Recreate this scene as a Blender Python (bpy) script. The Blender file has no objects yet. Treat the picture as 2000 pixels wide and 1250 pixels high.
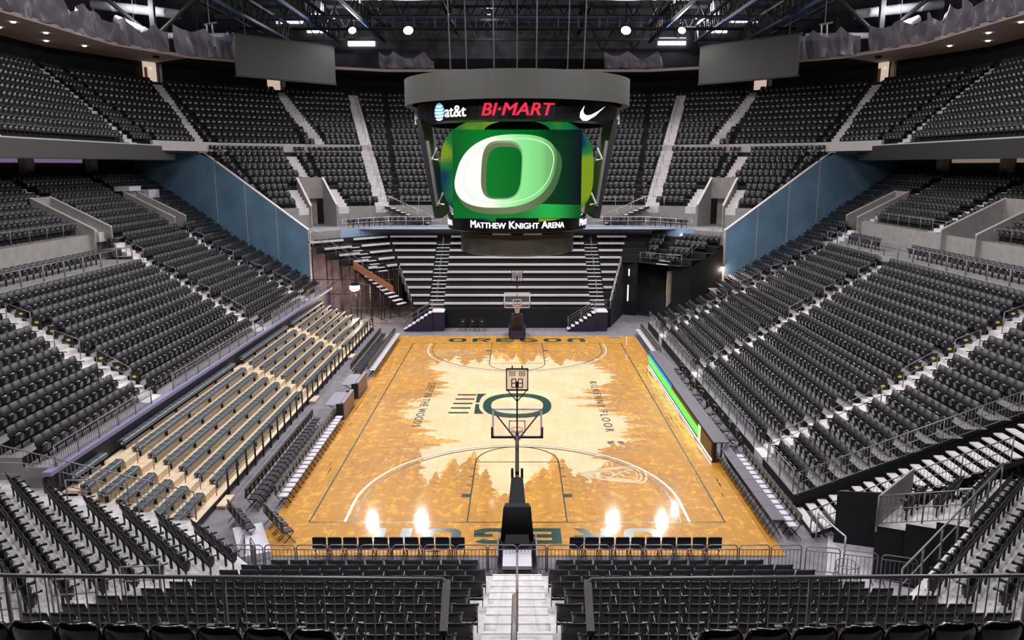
EXPO=0.0
import bpy, math, random
import numpy as np
from mathutils import Vector, Matrix
random.seed(7)
RNG=np.random.RandomState(5)
C=bpy.context.scene.collection
PI=math.pi
# ---------------------------------------------------------------- camera
F=1488.;PT=math.radians(11.48);CP=math.cos(PT);SP=math.sin(PT);CY=-40.2;CH=12.85
cam=bpy.data.cameras.new('camera');camo=bpy.data.objects.new('camera',cam);C.objects.link(camo)
camo.location=(0,CY,CH);camo.rotation_euler=(PI/2-PT,0,0)
cam.sensor_width=36;cam.lens=36*F/2000.;cam.shift_x=-10/2000.;cam.clip_end=300
bpy.context.scene.camera=camo
def proj(X,Y,Z):
    dY=Y-CY;H=CH-Z;D=dY*CP+H*SP
    if D<.1:D=.1
    return (1010+F*X/D,625+F*(H*CP-dY*SP)/D,D)
# ---------------------------------------------------------------- materials
def mat(name,col,rough=.5,metal=0,emit=None,es=1.0,noise=0,nscale=3,bump=0,spec=.5,coat=0,alpha=1,trans=0):
    m=bpy.data.materials.new(name);m.use_nodes=True;nt=m.node_tree;b=nt.nodes['Principled BSDF']
    b.inputs['Base Color'].default_value=(*col,1);b.inputs['Roughness'].default_value=rough
    b.inputs['Metallic'].default_value=metal;b.inputs['Specular IOR Level'].default_value=spec
    if coat:b.inputs['Coat Weight'].default_value=coat;b.inputs['Coat Roughness'].default_value=.08
    if trans:b.inputs['Transmission Weight'].default_value=trans
    if alpha<1:b.inputs['Alpha'].default_value=alpha
    if emit:
        b.inputs['Emission Color'].default_value=(*emit,1);b.inputs['Emission Strength'].default_value=es
    if noise or bump:
        tc=nt.nodes.new('ShaderNodeTexCoord');n=nt.nodes.new('ShaderNodeTexNoise')
        n.inputs['Scale'].default_value=nscale;n.inputs['Detail'].default_value=5
        nt.links.new(tc.outputs['Object'],n.inputs['Vector'])
        if noise:
            r=nt.nodes.new('ShaderNodeMapRange');r.inputs['From Min'].default_value=.3;r.inputs['From Max'].default_value=.7
            r.inputs['To Min'].default_value=1-noise;r.inputs['To Max'].default_value=1+noise
            nt.links.new(n.outputs['Fac'],r.inputs['Value'])
            mx=nt.nodes.new('ShaderNodeVectorMath');mx.operation='SCALE';mx.inputs[0].default_value=col
            nt.links.new(r.outputs['Result'],mx.inputs['Scale']);nt.links.new(mx.outputs['Vector'],b.inputs['Base Color'])
        if bump:
            bp=nt.nodes.new('ShaderNodeBump');bp.inputs['Strength'].default_value=bump;bp.inputs['Distance'].default_value=.02
            nt.links.new(n.outputs['Fac'],bp.inputs['Height']);nt.links.new(bp.outputs['Normal'],b.inputs['Normal'])
    return m
M={}
M['conc']=mat('concrete_floor',(.34,.325,.34),.6,noise=.18,nscale=1.3,bump=.05)
M['carpet']=mat('grey_carpet',(.20,.19,.205),.8,noise=.22,nscale=2.2)
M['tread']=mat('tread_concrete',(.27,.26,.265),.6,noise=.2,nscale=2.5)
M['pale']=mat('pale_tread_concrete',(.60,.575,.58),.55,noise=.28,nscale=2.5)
M['riser']=mat('riser_shade_dark',(.012,.012,.013),.75)  # concrete risers, with the shade under the seats put into their colour
M['step']=mat('aisle_step',(.74,.71,.70),.55,noise=.12,nscale=4)
M['wallc']=mat('parapet_concrete',(.33,.31,.295),.7,noise=.12,nscale=2)
M['cap']=mat('parapet_cap',(.62,.58,.57),.5,noise=.06,nscale=3)
M['seat']=mat('seat_black',(.012,.012,.013),.40,noise=.15,nscale=9)
M['seatback']=mat('seat_back_charcoal',(.022,.0215,.0235),.5,noise=.2,nscale=9)
M['pan']=mat('seat_pan_black',(.020,.020,.021),.3,coat=1)
M['pan'].node_tree.nodes['Principled BSDF'].inputs['Coat Roughness'].default_value=.2
M['arm']=mat('armrest_black',(.015,.015,.016),.35)
M['gloss']=mat('gloss_black_plastic',(.006,.006,.007),.16,coat=.8)
M['metal']=mat('grey_rail_steel',(.25,.24,.26),.38,metal=.3)
M['railw']=mat('pale_aluminium_rail',(.62,.60,.62),.35,metal=.6)
M['dark']=mat('black_steel',(.012,.012,.014),.5)
M['darkcloth']=mat('black_curtain',(.008,.008,.010),.9,noise=.3,nscale=3)
M['blackwall']=mat('black_wall',(.004,.004,.005),.9)
M['navy']=mat('navy_panel',(.014,.013,.032),.55)
M['lav']=mat('lavender_slab_edge',(.30,.28,.42),.6)
M['blue']=mat('blue_wall_panel',(.24,.44,.63),.5,noise=.18,nscale=.5)
M['blue2']=mat('blue_fascia_panel',(.33,.47,.66),.5,noise=.08,nscale=.8)
M['olive']=mat('unlit_display_olive',(.062,.062,.054),.6)
M['soffit']=mat('beige_soffit',(.62,.52,.49),.8,noise=.05,nscale=1)
M['drape']=mat('grey_drape',(.27,.26,.31),.38,noise=.12,nscale=1.2)
M['woodb']=mat('pale_plywood',(.78,.62,.42),.45,noise=.12,nscale=5)
M['bench']=mat('slate_bench_plastic',(.085,.105,.115),.4,noise=.2,nscale=6)
M['bencht']=mat('black_bench_plastic',(.045,.045,.048),.4)
M['alum']=mat('aluminium_nosing',(.80,.77,.80),.4)
M['white']=mat('white_pad',(.66,.64,.70),.5)
M['yellow']=mat('yellow_emblem',(.80,.66,.05),.5)
M['chair']=mat('folding_chair_black',(.018,.017,.026),.38)
M['table']=mat('grey_tabletop',(.13,.12,.15),.5)
M['desk']=mat('lilac_grey_desktop',(.27,.25,.31),.4)
M['deskd']=mat('dim_grey_desktop',(.10,.095,.115),.45)
M['deskf']=mat('brown_grey_panel',(.17,.13,.15),.35)
M['orange']=mat('orange_plywood',(.50,.20,.10),.6,noise=.15,nscale=3)
M['cream']=mat('cream_door_wall',(.75,.62,.50),.6)
M['greenp']=mat('court_green_paint',(.012,.060,.045),.25,coat=.5)
M['whitep']=mat('court_white_paint',(.85,.82,.75),.25,coat=.4)
M['creamp']=mat('court_cream_inlay',(.80,.62,.36),.25,coat=.4)
M['bluep']=mat('blue_floor_decal',(.08,.25,.65),.4)
M['glassb']=mat('clear_backboard',(.8,.8,.82),.1,alpha=.05)
M['glasspanel']=mat('clear_rail_panel',(.6,.6,.62),.12,alpha=.28)
M['net']=mat('white_net',(.8,.8,.8),.7)
M['rim']=mat('orange_rim',(.75,.16,.04),.35)
M['base']=mat('navy_hoop_padding',(.020,.014,.045),.5)
M['blackpad']=mat('black_hoop_padding',(.008,.008,.011),.4)
M['blues']=mat('blue_painted_edge',(.02,.16,.55),.4)
M['duct']=mat('galvanised_duct',(.75,.75,.80),.4,metal=.1)
M['corr']=mat('corrugated_roof_wall',(.085,.08,.09),.6,noise=.4,nscale=.7)
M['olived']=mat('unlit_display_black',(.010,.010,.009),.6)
M['steel']=mat('dark_roof_steel',(.022,.021,.023),.5)
M['lamp']=mat('lamp_lens',(1,1,1),.4,emit=(1,.96,1),es=14)
M['down']=mat('downlight_lens',(1,1,1),.4,emit=(1,.92,.85),es=9)
M['warm']=mat('warm_work_light',(1,1,1),.4,emit=(1,.78,.6),es=22)
M['winlight']=mat('lit_window',(1,1,1),.4,emit=(1,.95,1),es=2.4)
M['lavwin']=mat('lavender_lit_ledge',(.3,.26,.4),.6,emit=(.30,.22,.42),es=.45)
M['tanwin']=mat('tan_lit_ledge',(.3,.26,.2),.6,emit=(.42,.33,.26),es=.45)
def em(name,col,s): return mat(name,(.004,.004,.004),.6,emit=col,es=s,spec=.05)
M['e_white']=em('led_white',(1,.98,1),1.6)
M['e_red']=em('led_red',(.85,.03,.07),1.1)
M['e_blue']=em('led_sky_blue',(.10,.48,.85),1.1)
M['e_dblue']=em('led_deep_blue',(0,.05,.16),1)
M['e_black']=mat('led_black',(.006,.006,.008),.3)
M['e_green']=em('led_lime',(.13,.80,.07),1.9)
M['e_foot']=em('led_white_foot',(.80,.70,1),14)
M['e_cyan']=em('led_cyan',(.02,.30,.75),1.3)
M['e_pale']=em('led_pale_green',(.55,.9,.4),1.3)
M['e_exit']=em('exit_green',(.05,.8,.3),2)
# ---------------------------------------------------------------- mesh helpers
class MB:
    def __init__(s): s.v=[];s.f=[];s.m=[]
    def add(s,vs,fs,mi=0):
        o=len(s.v);s.v+= [tuple(v) for v in vs];s.f+=[tuple(i+o for i in f) for f in fs];s.m+=[mi]*len(fs)
    def box(s,c,d,rz=0,mi=0,tilt=None):
        x,y,z=[k/2 for k in d];P=[(-x,-y,-z),(x,-y,-z),(x,y,-z),(-x,y,-z),(-x,-y,z),(x,-y,z),(x,y,z),(-x,y,z)]
        if tilt:
            R=Matrix.Rotation(tilt,3,'X');P=[tuple(R@Vector(p)) for p in P]
        cr,sr=math.cos(rz),math.sin(rz)
        P=[(c[0]+p[0]*cr-p[1]*sr,c[1]+p[0]*sr+p[1]*cr,c[2]+p[2]) for p in P]
        s.add(P,[(0,3,2,1),(4,5,6,7),(0,1,5,4),(1,2,6,5),(2,3,7,6),(3,0,4,7)],mi)
    def quad(s,a,b,c,d,mi=0): s.add([a,b,c,d],[(0,1,2,3)],mi)
    def tube(s,pts,r,n=6,mi=0,closed=False):
        pts=[Vector(p) for p in pts];N=len(pts);rings=[]
        for i,p in enumerate(pts):
            a=pts[(i-1)%N] if (i>0 or closed) else p;b=pts[(i+1)%N] if (i<N-1 or closed) else p
            t=(b-a); t=t.normalized() if t.length>1e-9 else Vector((0,0,1))
            up=Vector((0,0,1)) if abs(t.z)<.95 else Vector((1,0,0))
            u=t.cross(up).normalized();w=u.cross(t)
            rings.append([p+u*math.cos(2*PI*k/n)*r+w*math.sin(2*PI*k/n)*r for k in range(n)])
        vs=[q for R in rings for q in R];fs=[]
        for i in range(N if closed else N-1):
            j=(i+1)%N
            for k in range(n):
                l=(k+1)%n;fs.append((i*n+k,i*n+l,j*n+l,j*n+k))
        if not closed:
            fs.append(tuple(range(n))[::-1]);fs.append(tuple((N-1)*n+k for k in range(n)))
        s.add(vs,fs,mi)
    def prism(s,poly,z0,z1,mi=0):
        n=len(poly);vs=[(p[0],p[1],z0) for p in poly]+[(p[0],p[1],z1) for p in poly]
        fs=[tuple(range(n))[::-1],tuple(range(n,2*n))]+[(i,(i+1)%n,n+(i+1)%n,n+i) for i in range(n)]
        s.add(vs,fs,mi)
    def lathe(s,prof,cx=0,cy=0,n=48,mi=0,a0=0,a1=2*PI):
        full=abs(a1-a0-2*PI)<1e-6;k=n if full else n+1
        vs=[];fs=[]
        for i in range(k):
            a=a0+(a1-a0)*i/n
            for r,z in prof: vs.append((cx+r*math.cos(a),cy+r*math.sin(a),z))
        L=len(prof)
        for i in range(n):
            j=(i+1)%k
            for q in range(L-1): fs.append((i*L+q,j*L+q,j*L+q+1,i*L+q+1))
        s.add(vs,fs,mi)
    def sweep_wall(s,p,q,z0a,z1a,z0b,z1b,t,mi=0):
        # vertical wall slab from plan p to q with different bottoms and tops
        d=Vector((q[0]-p[0],q[1]-p[1]));n=Vector((-d.y,d.x)).normalized()*t/2
        A=[(p[0]+n.x,p[1]+n.y),(p[0]-n.x,p[1]-n.y),(q[0]-n.x,q[1]-n.y),(q[0]+n.x,q[1]+n.y)]
        zb=[z0a,z0a,z0b,z0b];zt=[z1a,z1a,z1b,z1b]
        vs=[(a[0],a[1],z) for a,z in zip(A,zb)]+[(a[0],a[1],z) for a,z in zip(A,zt)]
        s.add(vs,[(0,3,2,1),(4,5,6,7),(0,1,5,4),(1,2,6,5),(2,3,7,6),(3,0,4,7)],mi)
    def mesh(s,name,mats,smooth=False):
        me=bpy.data.meshes.new(name);me.from_pydata(s.v,[],s.f)
        if not isinstance(mats,(list,tuple)):mats=[mats]
        for m in mats: me.materials.append(m)
        if len(mats)>1: me.polygons.foreach_set('material_index',s.m)
        if smooth: me.polygons.foreach_set('use_smooth',[True]*len(s.f))
        me.update();return me
    def build(s,name,mats,parent=None,smooth=False):
        o=bpy.data.objects.new(name,s.mesh(name,mats,smooth));C.objects.link(o)
        if parent:o.parent=parent
        return o
def tag(o,label=None,cat=None,group=None,kind=None):
    if label:o['label']=label
    if cat:o['category']=cat
    if group:o['group']=group
    if kind:o['kind']=kind
    return o
def struct(o): o['kind']='structure';return o
def thing(name,label,cat,loc=(0,0,0),rz=0,group=None):
    o=bpy.data.objects.new(name,None);C.objects.link(o);o.location=loc;o.rotation_euler=(0,0,rz);o.empty_display_size=.1
    return tag(o,label,cat,group)
def dup(root,loc,rz,label=None,group=None):
    r=root.copy();C.objects.link(r);r.location=loc;r.rotation_euler=(0,0,rz)
    if label:r['label']=label
    if group:r['group']=group
    for ch in list(root.children):
        c=ch.copy();C.objects.link(c);c.parent=r
        for g in list(ch.children):
            d=g.copy();C.objects.link(d);d.parent=c
    return r
ORD='first second third fourth fifth sixth seventh eighth ninth tenth eleventh twelfth thirteenth fourteenth fifteenth sixteenth seventeenth eighteenth nineteenth twentieth'.split()
ORD+=['twenty-'+o for o in ORD[:9]]+['thirtieth']+['thirty-'+o for o in ORD[:9]]+['fortieth']+['forty-'+o for o in ORD[:9]]
def embolden(me,d):
    # thicken the strokes with shifted copies of the outline
    vs=[v.co.copy() for v in me.vertices];fs=[tuple(p.vertices) for p in me.polygons];n=len(vs);V=[];F_=[]
    for k,(dx,dy) in enumerate(((-d,-d*.5),(d,-d*.5),(-d,d*.5),(d,d*.5),(0,0))):
        V+=[(v.x+dx,v.y+dy,v.z+k*.0008) for v in vs];F_+=[tuple(i+k*n for i in f) for f in fs]
    m2=bpy.data.meshes.new(me.name);m2.from_pydata(V,[],F_);m2.update();return m2
def text_mesh(name,txt,size,m,parent=None,extrude=.01,xf=None,bold=0.0,shear=0,sx=1,spacing=1):
    cu=bpy.data.curves.new(name,'FONT');cu.body=txt;cu.size=size;cu.align_x='CENTER';cu.align_y='CENTER'
    cu.extrude=extrude;cu.shear=shear;cu.space_character=spacing
    to=bpy.data.objects.new(name,cu);C.objects.link(to)
    dg=bpy.context.evaluated_depsgraph_get();me=bpy.data.meshes.new_from_object(to.evaluated_get(dg))
    C.objects.unlink(to);bpy.data.objects.remove(to)
    me.name=name
    if bold: me=embolden(me,bold)
    me.materials.clear();me.materials.append(m)
    for v in me.vertices:
        co=Vector((v.co.x*sx,v.co.y,v.co.z))
        v.co=xf(co) if xf else co
    o=bpy.data.objects.new(name,me);C.objects.link(o)
    if parent:o.parent=parent
    return o
def offset_poly(P,d):
    """offset an open polyline to its outer side (left of direction reversed handled by sign)"""
    out=[];n=len(P)
    for i in range(n):
        def nrm(a,b):
            v=Vector((b[0]-a[0],b[1]-a[1])).normalized();return Vector((v.y,-v.x))
        if i==0: q=nrm(P[0],P[1]);s=1
        elif i==n-1: q=nrm(P[-2],P[-1]);s=1
        else:
            a=nrm(P[i-1],P[i]);b=nrm(P[i],P[i+1]);q=(a+b).normalized();s=1/max(.35,q.dot(a))
        out.append((P[i][0]+q.x*d*s,P[i][1]+q.y*d*s))
    return out
def pdist(p,a,b):
    ax,ay=a;bx,by=b;dx,dy=bx-ax,by-ay;L=dx*dx+dy*dy
    t=((p[0]-ax)*dx+(p[1]-ay)*dy)/L
    tc=min(1,max(0,t));return math.hypot(p[0]-ax-dx*tc,p[1]-ay-dy*tc)
def inpoly(p,P):
    c=False;j=len(P)-1
    for i in range(len(P)):
        if (P[i][1]>p[1])!=(P[j][1]>p[1]) and p[0]<(P[j][0]-P[i][0])*(p[1]-P[i][1])/(P[j][1]-P[i][1])+P[i][0]: c=not c
        j=i
    return c
# ---------------------------------------------------------------- arena seat geometry
def seat_parts(hi=True,gl=False):
    """local frame: occupant looks along +y, origin on the floor"""
    nu,nw=(8,5) if hi else (3,2)
    def shell(hw0,z0,z1,y0,lean,curve,th,topround):
        fr=[];bk=[]
        for j in range(nw+1):
            w=j/nw;z=z0+(z1-z0)*w
            hw=hw0*(1-topround*(w**6))
            for i in range(nu+1):
                u=2*i/nu-1
                zz=z-(topround*.25*abs(u)**4*(w**4))
                y=y0-lean*w+curve*u*u
                fr.append((u*hw,y,zz));bk.append((u*hw*.97,y-th*(.6+.4*math.sin(PI*w)),zz-.004))
        return fr,bk
    def closed(b,fr,bk):
        n=len(fr);W=nu+1;fs=[]
        for j in range(nw):
            for i in range(nu):
                a=j*W+i;fs.append((a,a+1,a+1+W,a+W));fs.append((n+a,n+a+W,n+a+1+W,n+a+1))
        for i in range(nu):
            fs.append((i,n+i,n+i+1,i+1));a=nw*W+i;fs.append((a,a+1,n+a+1,n+a))
        for j in range(nw):
            a=j*W;fs.append((a,a+W,n+a+W,n+a));a=j*W+nu;fs.append((a,n+a,n+a+W,a+W))
        b.add(fr+bk,fs)
    B={}
    b=MB();closed(b,*(shell(.262,.42,.93,-.06,.16,.07,.075,.20) if gl else shell(.252,.44,.90,-.06,.12,.030,.035,.04)));B['backrest']=b
    # folded seat pan, standing almost upright in front of the backrest
    b=MB();pr=[(.035,.34),(.015,.56),(.03,.63),(.07,.66),(.115,.64),(.135,.58),(.12,.34)]
    ns_=6 if hi else 2;vs=[];L_=len(pr)
    for i in range(ns_+1):
        u=2*i/ns_-1;dz=-.05*abs(u)**3
        for (y,z) in pr: vs.append((u*.222,y,z+(dz if z>.5 else 0)))
    fs=[(i*L_+q,i*L_+q+1,(i+1)*L_+q+1,(i+1)*L_+q) for i in range(ns_) for q in range(L_-1)]
    fs=[f[::-1] for f in fs]
    fs.append(tuple(range(L_)));fs.append(tuple(ns_*L_+q for q in range(L_))[::-1])
    b.add(vs,fs);B['seat_pan']=b
    b=MB()
    for s in (-1,1):
        b.box((s*.247,.05,.625),(.022,.36,.035))
    B['armrest']=b
    b=MB()
    for s in (-1,1):
        b.box((s*.247,.0,.46),(.018,.12,.30))
        b.box((s*.247,-.02,.16),(.02,.05,.32))
    b.box((0,-.02,.33),(.50,.04,.04))
    B['frame']=b
    return B
HI=seat_parts(True);GL=seat_parts(True,True);LO=seat_parts(False)
def add_armcap(b):
    # rounded front ends of the arm rests
    for s in (-1,1): b.tube([(s*.247,.225,.612),(s*.247,.225,.655)],.028,8)
add_armcap(HI['armrest'])
# ---------------------------------------------------------------- seat registry
SEATS=[]   # x,y,z,rz,section,row,idx,side
def fill(P,z,section,row,pitch=.52,off=.5,excl=(),polys=(),margin=.3,face=None,ends=(.3,.3)):
    """seats along an open polyline whose outward (away from court) side is offset_poly +"""
    Q=offset_poly(P,off);k=0
    for s in range(len(Q)-1):
        a=Vector(Q[s]);b=Vector(Q[s+1]);L=(b-a).length
        if L<pitch:continue
        d=(b-a)/L;nrm=Vector((-d.y,d.x))   # towards the court
        rz=math.atan2(nrm.y,nrm.x)-PI/2
        m0=ends[0] if s==0 else .08
        m1=ends[1] if s==len(Q)-2 else .08
        n=int((L-m0-m1)/pitch)
        if n<1:continue
        st=m0+((L-m0-m1)-n*pitch)/2+pitch/2
        for i in range(n):
            p=a+d*(st+i*pitch)
            if any(pdist(p,e[0],e[1])<e[2]+margin for e in excl):continue
            if any(inpoly(p,q) for q in polys):continue
            SEATS.append((p.x,p.y,z,rz,section,row,k));k+=1
def terrace(name,rows,mats=None,skirt=None,polys=()):
    """rows: list of (front polyline, z); last row needs a rear polyline"""
    b=MB()
    for i in range(len(rows)-1):
        P,z=rows[i];Q,z2=rows[i+1]
        for s in range(len(P)-1):
            b.quad((*P[s],z),(*P[s+1],z),(*Q[s+1],z),(*Q[s],z),0)
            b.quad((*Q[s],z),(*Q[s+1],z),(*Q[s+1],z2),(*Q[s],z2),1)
    if skirt is not None:
        P,z=rows[0]
        for s in range(len(P)-1): b.quad((*P[s],skirt),(*P[s+1],skirt),(*P[s+1],z),(*P[s],z),1)
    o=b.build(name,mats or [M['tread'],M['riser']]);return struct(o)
def seg_int(P,a,b):
    """where the line a-b (extended) meets polyline P"""
    best=None
    for s in range(len(P)-1):
        p=Vector(P[s]);r=Vector(P[s+1])-p;q=Vector(a);d=Vector(b)-q
        den=r.x*d.y-r.y*d.x
        if abs(den)<1e-9:continue
        w=q-p;t=(w.x*d.y-w.y*d.x)/den;u=(w.x*r.y-w.y*r.x)/den
        if -1e-6<=t<=1+1e-6:
            if best is None or abs(u-.5)<abs(best[1]-.5): best=((p.x+r.x*t,p.y+r.y*t),u,r.normalized())
    return best
def aisle(name,label,rows,a,b,i0,i1,w=1.2,cat='steps'):
    """light step blocks between rows i0..i1 along plan line a-b, ONE flight"""
    m=MB()
    for i in range(i0,i1):
        P,z=rows[i];Q,z2=rows[i+1]
        h0=seg_int(P,a,b);h1=seg_int(Q,a,b)
        if not h0 or not h1:continue
        d=h0[2];A=Vector(h0[0]);B=Vector(h1[0])
        def blk(t0,t1,zt,dn=.02):
            p=A+(B-A)*t0;q=A+(B-A)*t1
            vs=[p-d*w/2,p+d*w/2,q+d*w/2,q-d*w/2]
            zb=z-dn
            m.add([(v.x,v.y,zb) for v in vs]+[(v.x,v.y,zt) for v in vs],[(0,3,2,1),(4,5,6,7),(0,1,5,4),(1,2,6,5),(2,3,7,6),(3,0,4,7)])
        blk(-.015,1.0,z+.015,.62)
        blk(.5,.985,(z+z2)/2)
    o=m.build(name,M['step']);return struct(o)
RAILG={}
def rail(name,label,pts,h=.95,mid=1,post=1.6,r=.024,m='metal',cat='railing',group=None,bal=0,panel=False,loopends=False,anchor=None,postr=None):
    """a guard rail over 3-D base points: top rail, mid rails, posts, optional balusters or panels"""
    base=Vector(anchor or pts[0]);t=thing(name,label,cat,base,0,group)
    P=[Vector(p)-base for p in pts];mt=M[m];up=Vector((0,0,1))
    b=MB();b.tube([p+up*h for p in P],r,8);b.build('top_rail',mt,t,True)
    if mid:
        b=MB()
        for k in range(mid): b.tube([p+up*h*(k+1)/(mid+1) if mid>1 else p+up*h*.55 for p in P],r*.7,6)
        b.build('mid_rail',mt,t,True)
    for i in range(len(P)-1):
        a,c=P[i],P[i+1];L=(c-a).length;n=max(1,round(L/post))
        bb=MB();pb=MB()
        for k in range(n+1):
            p=a+(c-a)*k/n
            if not (k==0 and i>0): q=MB();q.tube([p,p+up*h],postr or r,6);q.build('post',mt,t,True)
            if k<n:
                e=a+(c-a)*(k+1)/n
                if bal:
                    nb=max(2,int((e-p).length/bal))
                    for j in range(1,nb):
                        x=p+(e-p)*j/nb;bb.tube([x+up*.08,x+up*(h-.01)],.009,5)
                if panel:
                    u=(e-p);pb.add([p+u*.04+up*.08,p+u*.96+up*.08,p+u*.96+up*(h-.12),p+u*.04+up*(h-.12)],[(0,1,2,3)])
        if bal and bb.v:
            bb.tube([a+up*.08,c+up*.08],r*.6,6);bb.build('balusters',mt,t,True)
        if panel and pb.v: pb.build('infill_panels',M['glasspanel'],t)
    return t
# ================================================================= SETTING
def mir(P): return [(-p[0],p[1]) for p in reversed(P)]
def wy(x): return 23+(abs(x)-17.2)*.528     # plan line of the blue end walls
# floor
b=MB();b.box((0,0,-.06),(60,80,.1));o=struct(b.build('floor',M['carpet']))
# ---------------- left and right lower bowls
def zi(i): return 2.85+.356*i if i<=9 else (6.05+.48*(i-9) if i<=14 else 8.45+.43*(i-14))
def xi(i): return 15.8+.86*i
VOM={-1:[(27.3,31.2,9.2,11.3),(27.3,31.2,21.0,23.0)],1:[(27.3,31.2,5.2,9.0),(27.3,31.2,21.3,23.4)]}
PLAT={-1:9.2,1:21.3}     # the platform for wheelchair places ends here
AIS=[((16.8,-8.0),(23.5,-5.8)),((16.8,6.4),(27.0,11.0)),((16.8,17.0),(27.0,20.8))]
def aisle_line(k,up=False):
    (x0,y0),(x1,y1)=AIS[k];return (x0,y0),(x1,y1)
for sg in (-1,1):
    side='left' if sg<0 else 'right'
    m=MB();ns=-16.0 if sg<0 else -13.2
    holes=VOM[sg];pe=PLAT[sg]
    def strip(x0,x1,ya,yb0,yb1,z):     # tread
        m.quad((sg*x0,ya,z),(sg*x0,yb0,z),(sg*x1,yb1,z),(sg*x1,ya,z),0)
    for i in range(23):
        x0,x1,z,z2=xi(i),xi(i+1),zi(i),zi(i+1)
        lo=ns
        if 10<=i<=13: lo=pe
        ivs=[(lo,None)]
        for h in holes:
            if x1>h[0]+.3 and x0<h[1]-.1:
                new=[]
                for a,c in ivs:
                    cc=c if c is not None else 99
                    if a<h[2] and cc>h[3]: new+=[(a,h[2]),(h[3],c)]
                    elif a>=h[2] and a<h[3]: new.append((h[3],c))
                    else: new.append((a,c))
                ivs=new
        for a,c in ivs:
            c0=wy(x0) if c is None else c;c1=wy(x1) if c is None else c
            strip(x0,x1,a,c0,c1,z)
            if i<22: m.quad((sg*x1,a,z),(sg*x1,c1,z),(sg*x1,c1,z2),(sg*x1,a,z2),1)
    for i in range(23):
        if sg<0: m.quad((sg*xi(i),ns,0),(sg*xi(i),ns,zi(i)),(sg*xi(i+1),ns,zi(i)),(sg*xi(i+1),ns,0),2)
        else: m.quad((sg*xi(i),ns,0),(sg*xi(i+1),ns,0),(sg*xi(i+1),ns,zi(i)),(sg*xi(i),ns,zi(i)),2)
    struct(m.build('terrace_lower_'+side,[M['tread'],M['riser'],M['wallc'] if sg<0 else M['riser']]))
    # slab edge and front wall
    if sg<0:
        b=MB();b.box((sg*15.65,3.3,2.77),(.30,39.4,.15));struct(b.build('trim_1',M['lav']))
        b=MB();b.box((sg*15.72,3.3,1.3),(.16,39.4,2.66));struct(b.build('wall_left_front',M['navy']))
    # wheelchair platform, its kerb and back wall
    zc=6.85;L=pe-ns;yc=(pe+ns)/2
    b=MB();b.box((sg*26.0,yc,zc-.1),(3.1,L,.2),mi=0);b.box((sg*24.52,yc,zc-.38),(.16,L,.80),mi=1)
    struct(b.build('platform_'+side,[M['conc'],M['lav'] if sg<0 else M['wallc']]))
    b=MB();b.box((sg*27.7,yc,(zc+8.45)/2),(.2,L,8.45-zc));struct(b.build('wall_%s_platform'%side,M['wallc']))
    # tunnel mouths: two parapets and an end wall each
    for k,h in enumerate(holes):
        t=thing('tunnel_parapet','pale concrete parapets framing the %s entrance tunnel in the %s stands'%('narrow' if (k==1 or sg<0) else 'wide',side)+(' nearest the blue wall' if k==1 else ' beside the wheelchair platform'),'parapet',(sg*h[0],(h[2]+h[3])/2,7.3))
        for yy in (h[2],h[3]):
            b=MB();b.sweep_wall((0,yy-t.location.y),(sg*(h[1]-h[0]),yy-t.location.y),-.6,1.45,-.6,3.45,.14)
            b.build('side_wall',M['wallc'],t)
            b=MB();b.sweep_wall((0,yy-t.location.y),(sg*(h[1]-h[0]),yy-t.location.y),1.45,1.53,3.45,3.53,.20);b.build('coping',M['cap'],t)
        b=MB();b.box((sg*(h[1]-h[0]),0,1.2),(.16,h[3]-h[2],4.6));b.build('end_wall',M['wallc'],t)
        b=MB();b.box((sg*(h[1]-h[0])/2,0,-.4),(h[1]-h[0]+.8,h[3]-h[2],.1));b.build('tunnel_floor',M['conc'],t)
    # back wall with lit suite ledge, soffit, fascia
    b=MB();b.box((sg*36.2,3,14.0),(.3,60,8));struct(b.build('wall_%s_back'%side,M['blackwall']))
    n=1
    for ya,yb in ((-10,15.5),(17.3,23.8)):
        b=MB();b.box((sg*35.9,(ya+yb)/2,13.35),(.3,yb-ya,.62));struct(b.build('window_%d'%((1 if sg<0 else 3)+(n-1)),M['lavwin'] if sg<0 else M['tanwin']));n+=1
    for yy in (16.4,25):
        b=MB();b.box((sg*35.7,yy,13.2),(.6,.9,2.0));struct(b.build('column_%s'%side,M['wallc']))
    b=MB();b.add([(sg*29.6,-22,13.7),(sg*29.6,27,13.7),(sg*36.2,33,14.7),(sg*36.2,-22,14.7)],[(0,1,2,3)] if sg<0 else [(0,3,2,1)])
    struct(b.build('soffit_%s'%side,M['blackwall']))
    # fascia: an unlit ribbon display
    t=thing('ribbon_display','long unlit olive ribbon display along the %s balcony edge'%side,'display',(sg*29.35,1.2,13.25))
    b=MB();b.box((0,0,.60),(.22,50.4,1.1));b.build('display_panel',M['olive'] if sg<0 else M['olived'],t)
    b=MB();b.box((sg*.05,0,1.2),(.30,50.4,.08));b.build('top_cap',M['cap'],t)
    b=MB();b.box((sg*.05,0,.03),(.30,50.4,.06));b.build('bottom_trim',M['dark'],t)
    # blue end wall of the lower bowl
    b=MB();xs=[17.2,20.3,23.4,26.5,29.3]
    for q in range(len(xs)-1):
        def tz(x): return 7.55+(x-17.2)*(14.35-7.55)/(28.3-17.2) if x<28.3 else 14.35
        b.sweep_wall((sg*(xs[q]+.02),wy(xs[q])),(sg*xs[q+1],wy(xs[q+1])),0 if q==0 else zi(int((xs[q]-15.8)/.86))-.6,tz(xs[q]),zi(int((xs[q+1]-15.8)/.86))-.6,tz(xs[q+1]),.22)
    b.sweep_wall((sg*29.3,wy(29.3)),(sg*36.2,wy(36.2)),7.5,14.2,10,14.6,.22)
    struct(b.build('wall_%s_blue'%side,M['blue']))
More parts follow.
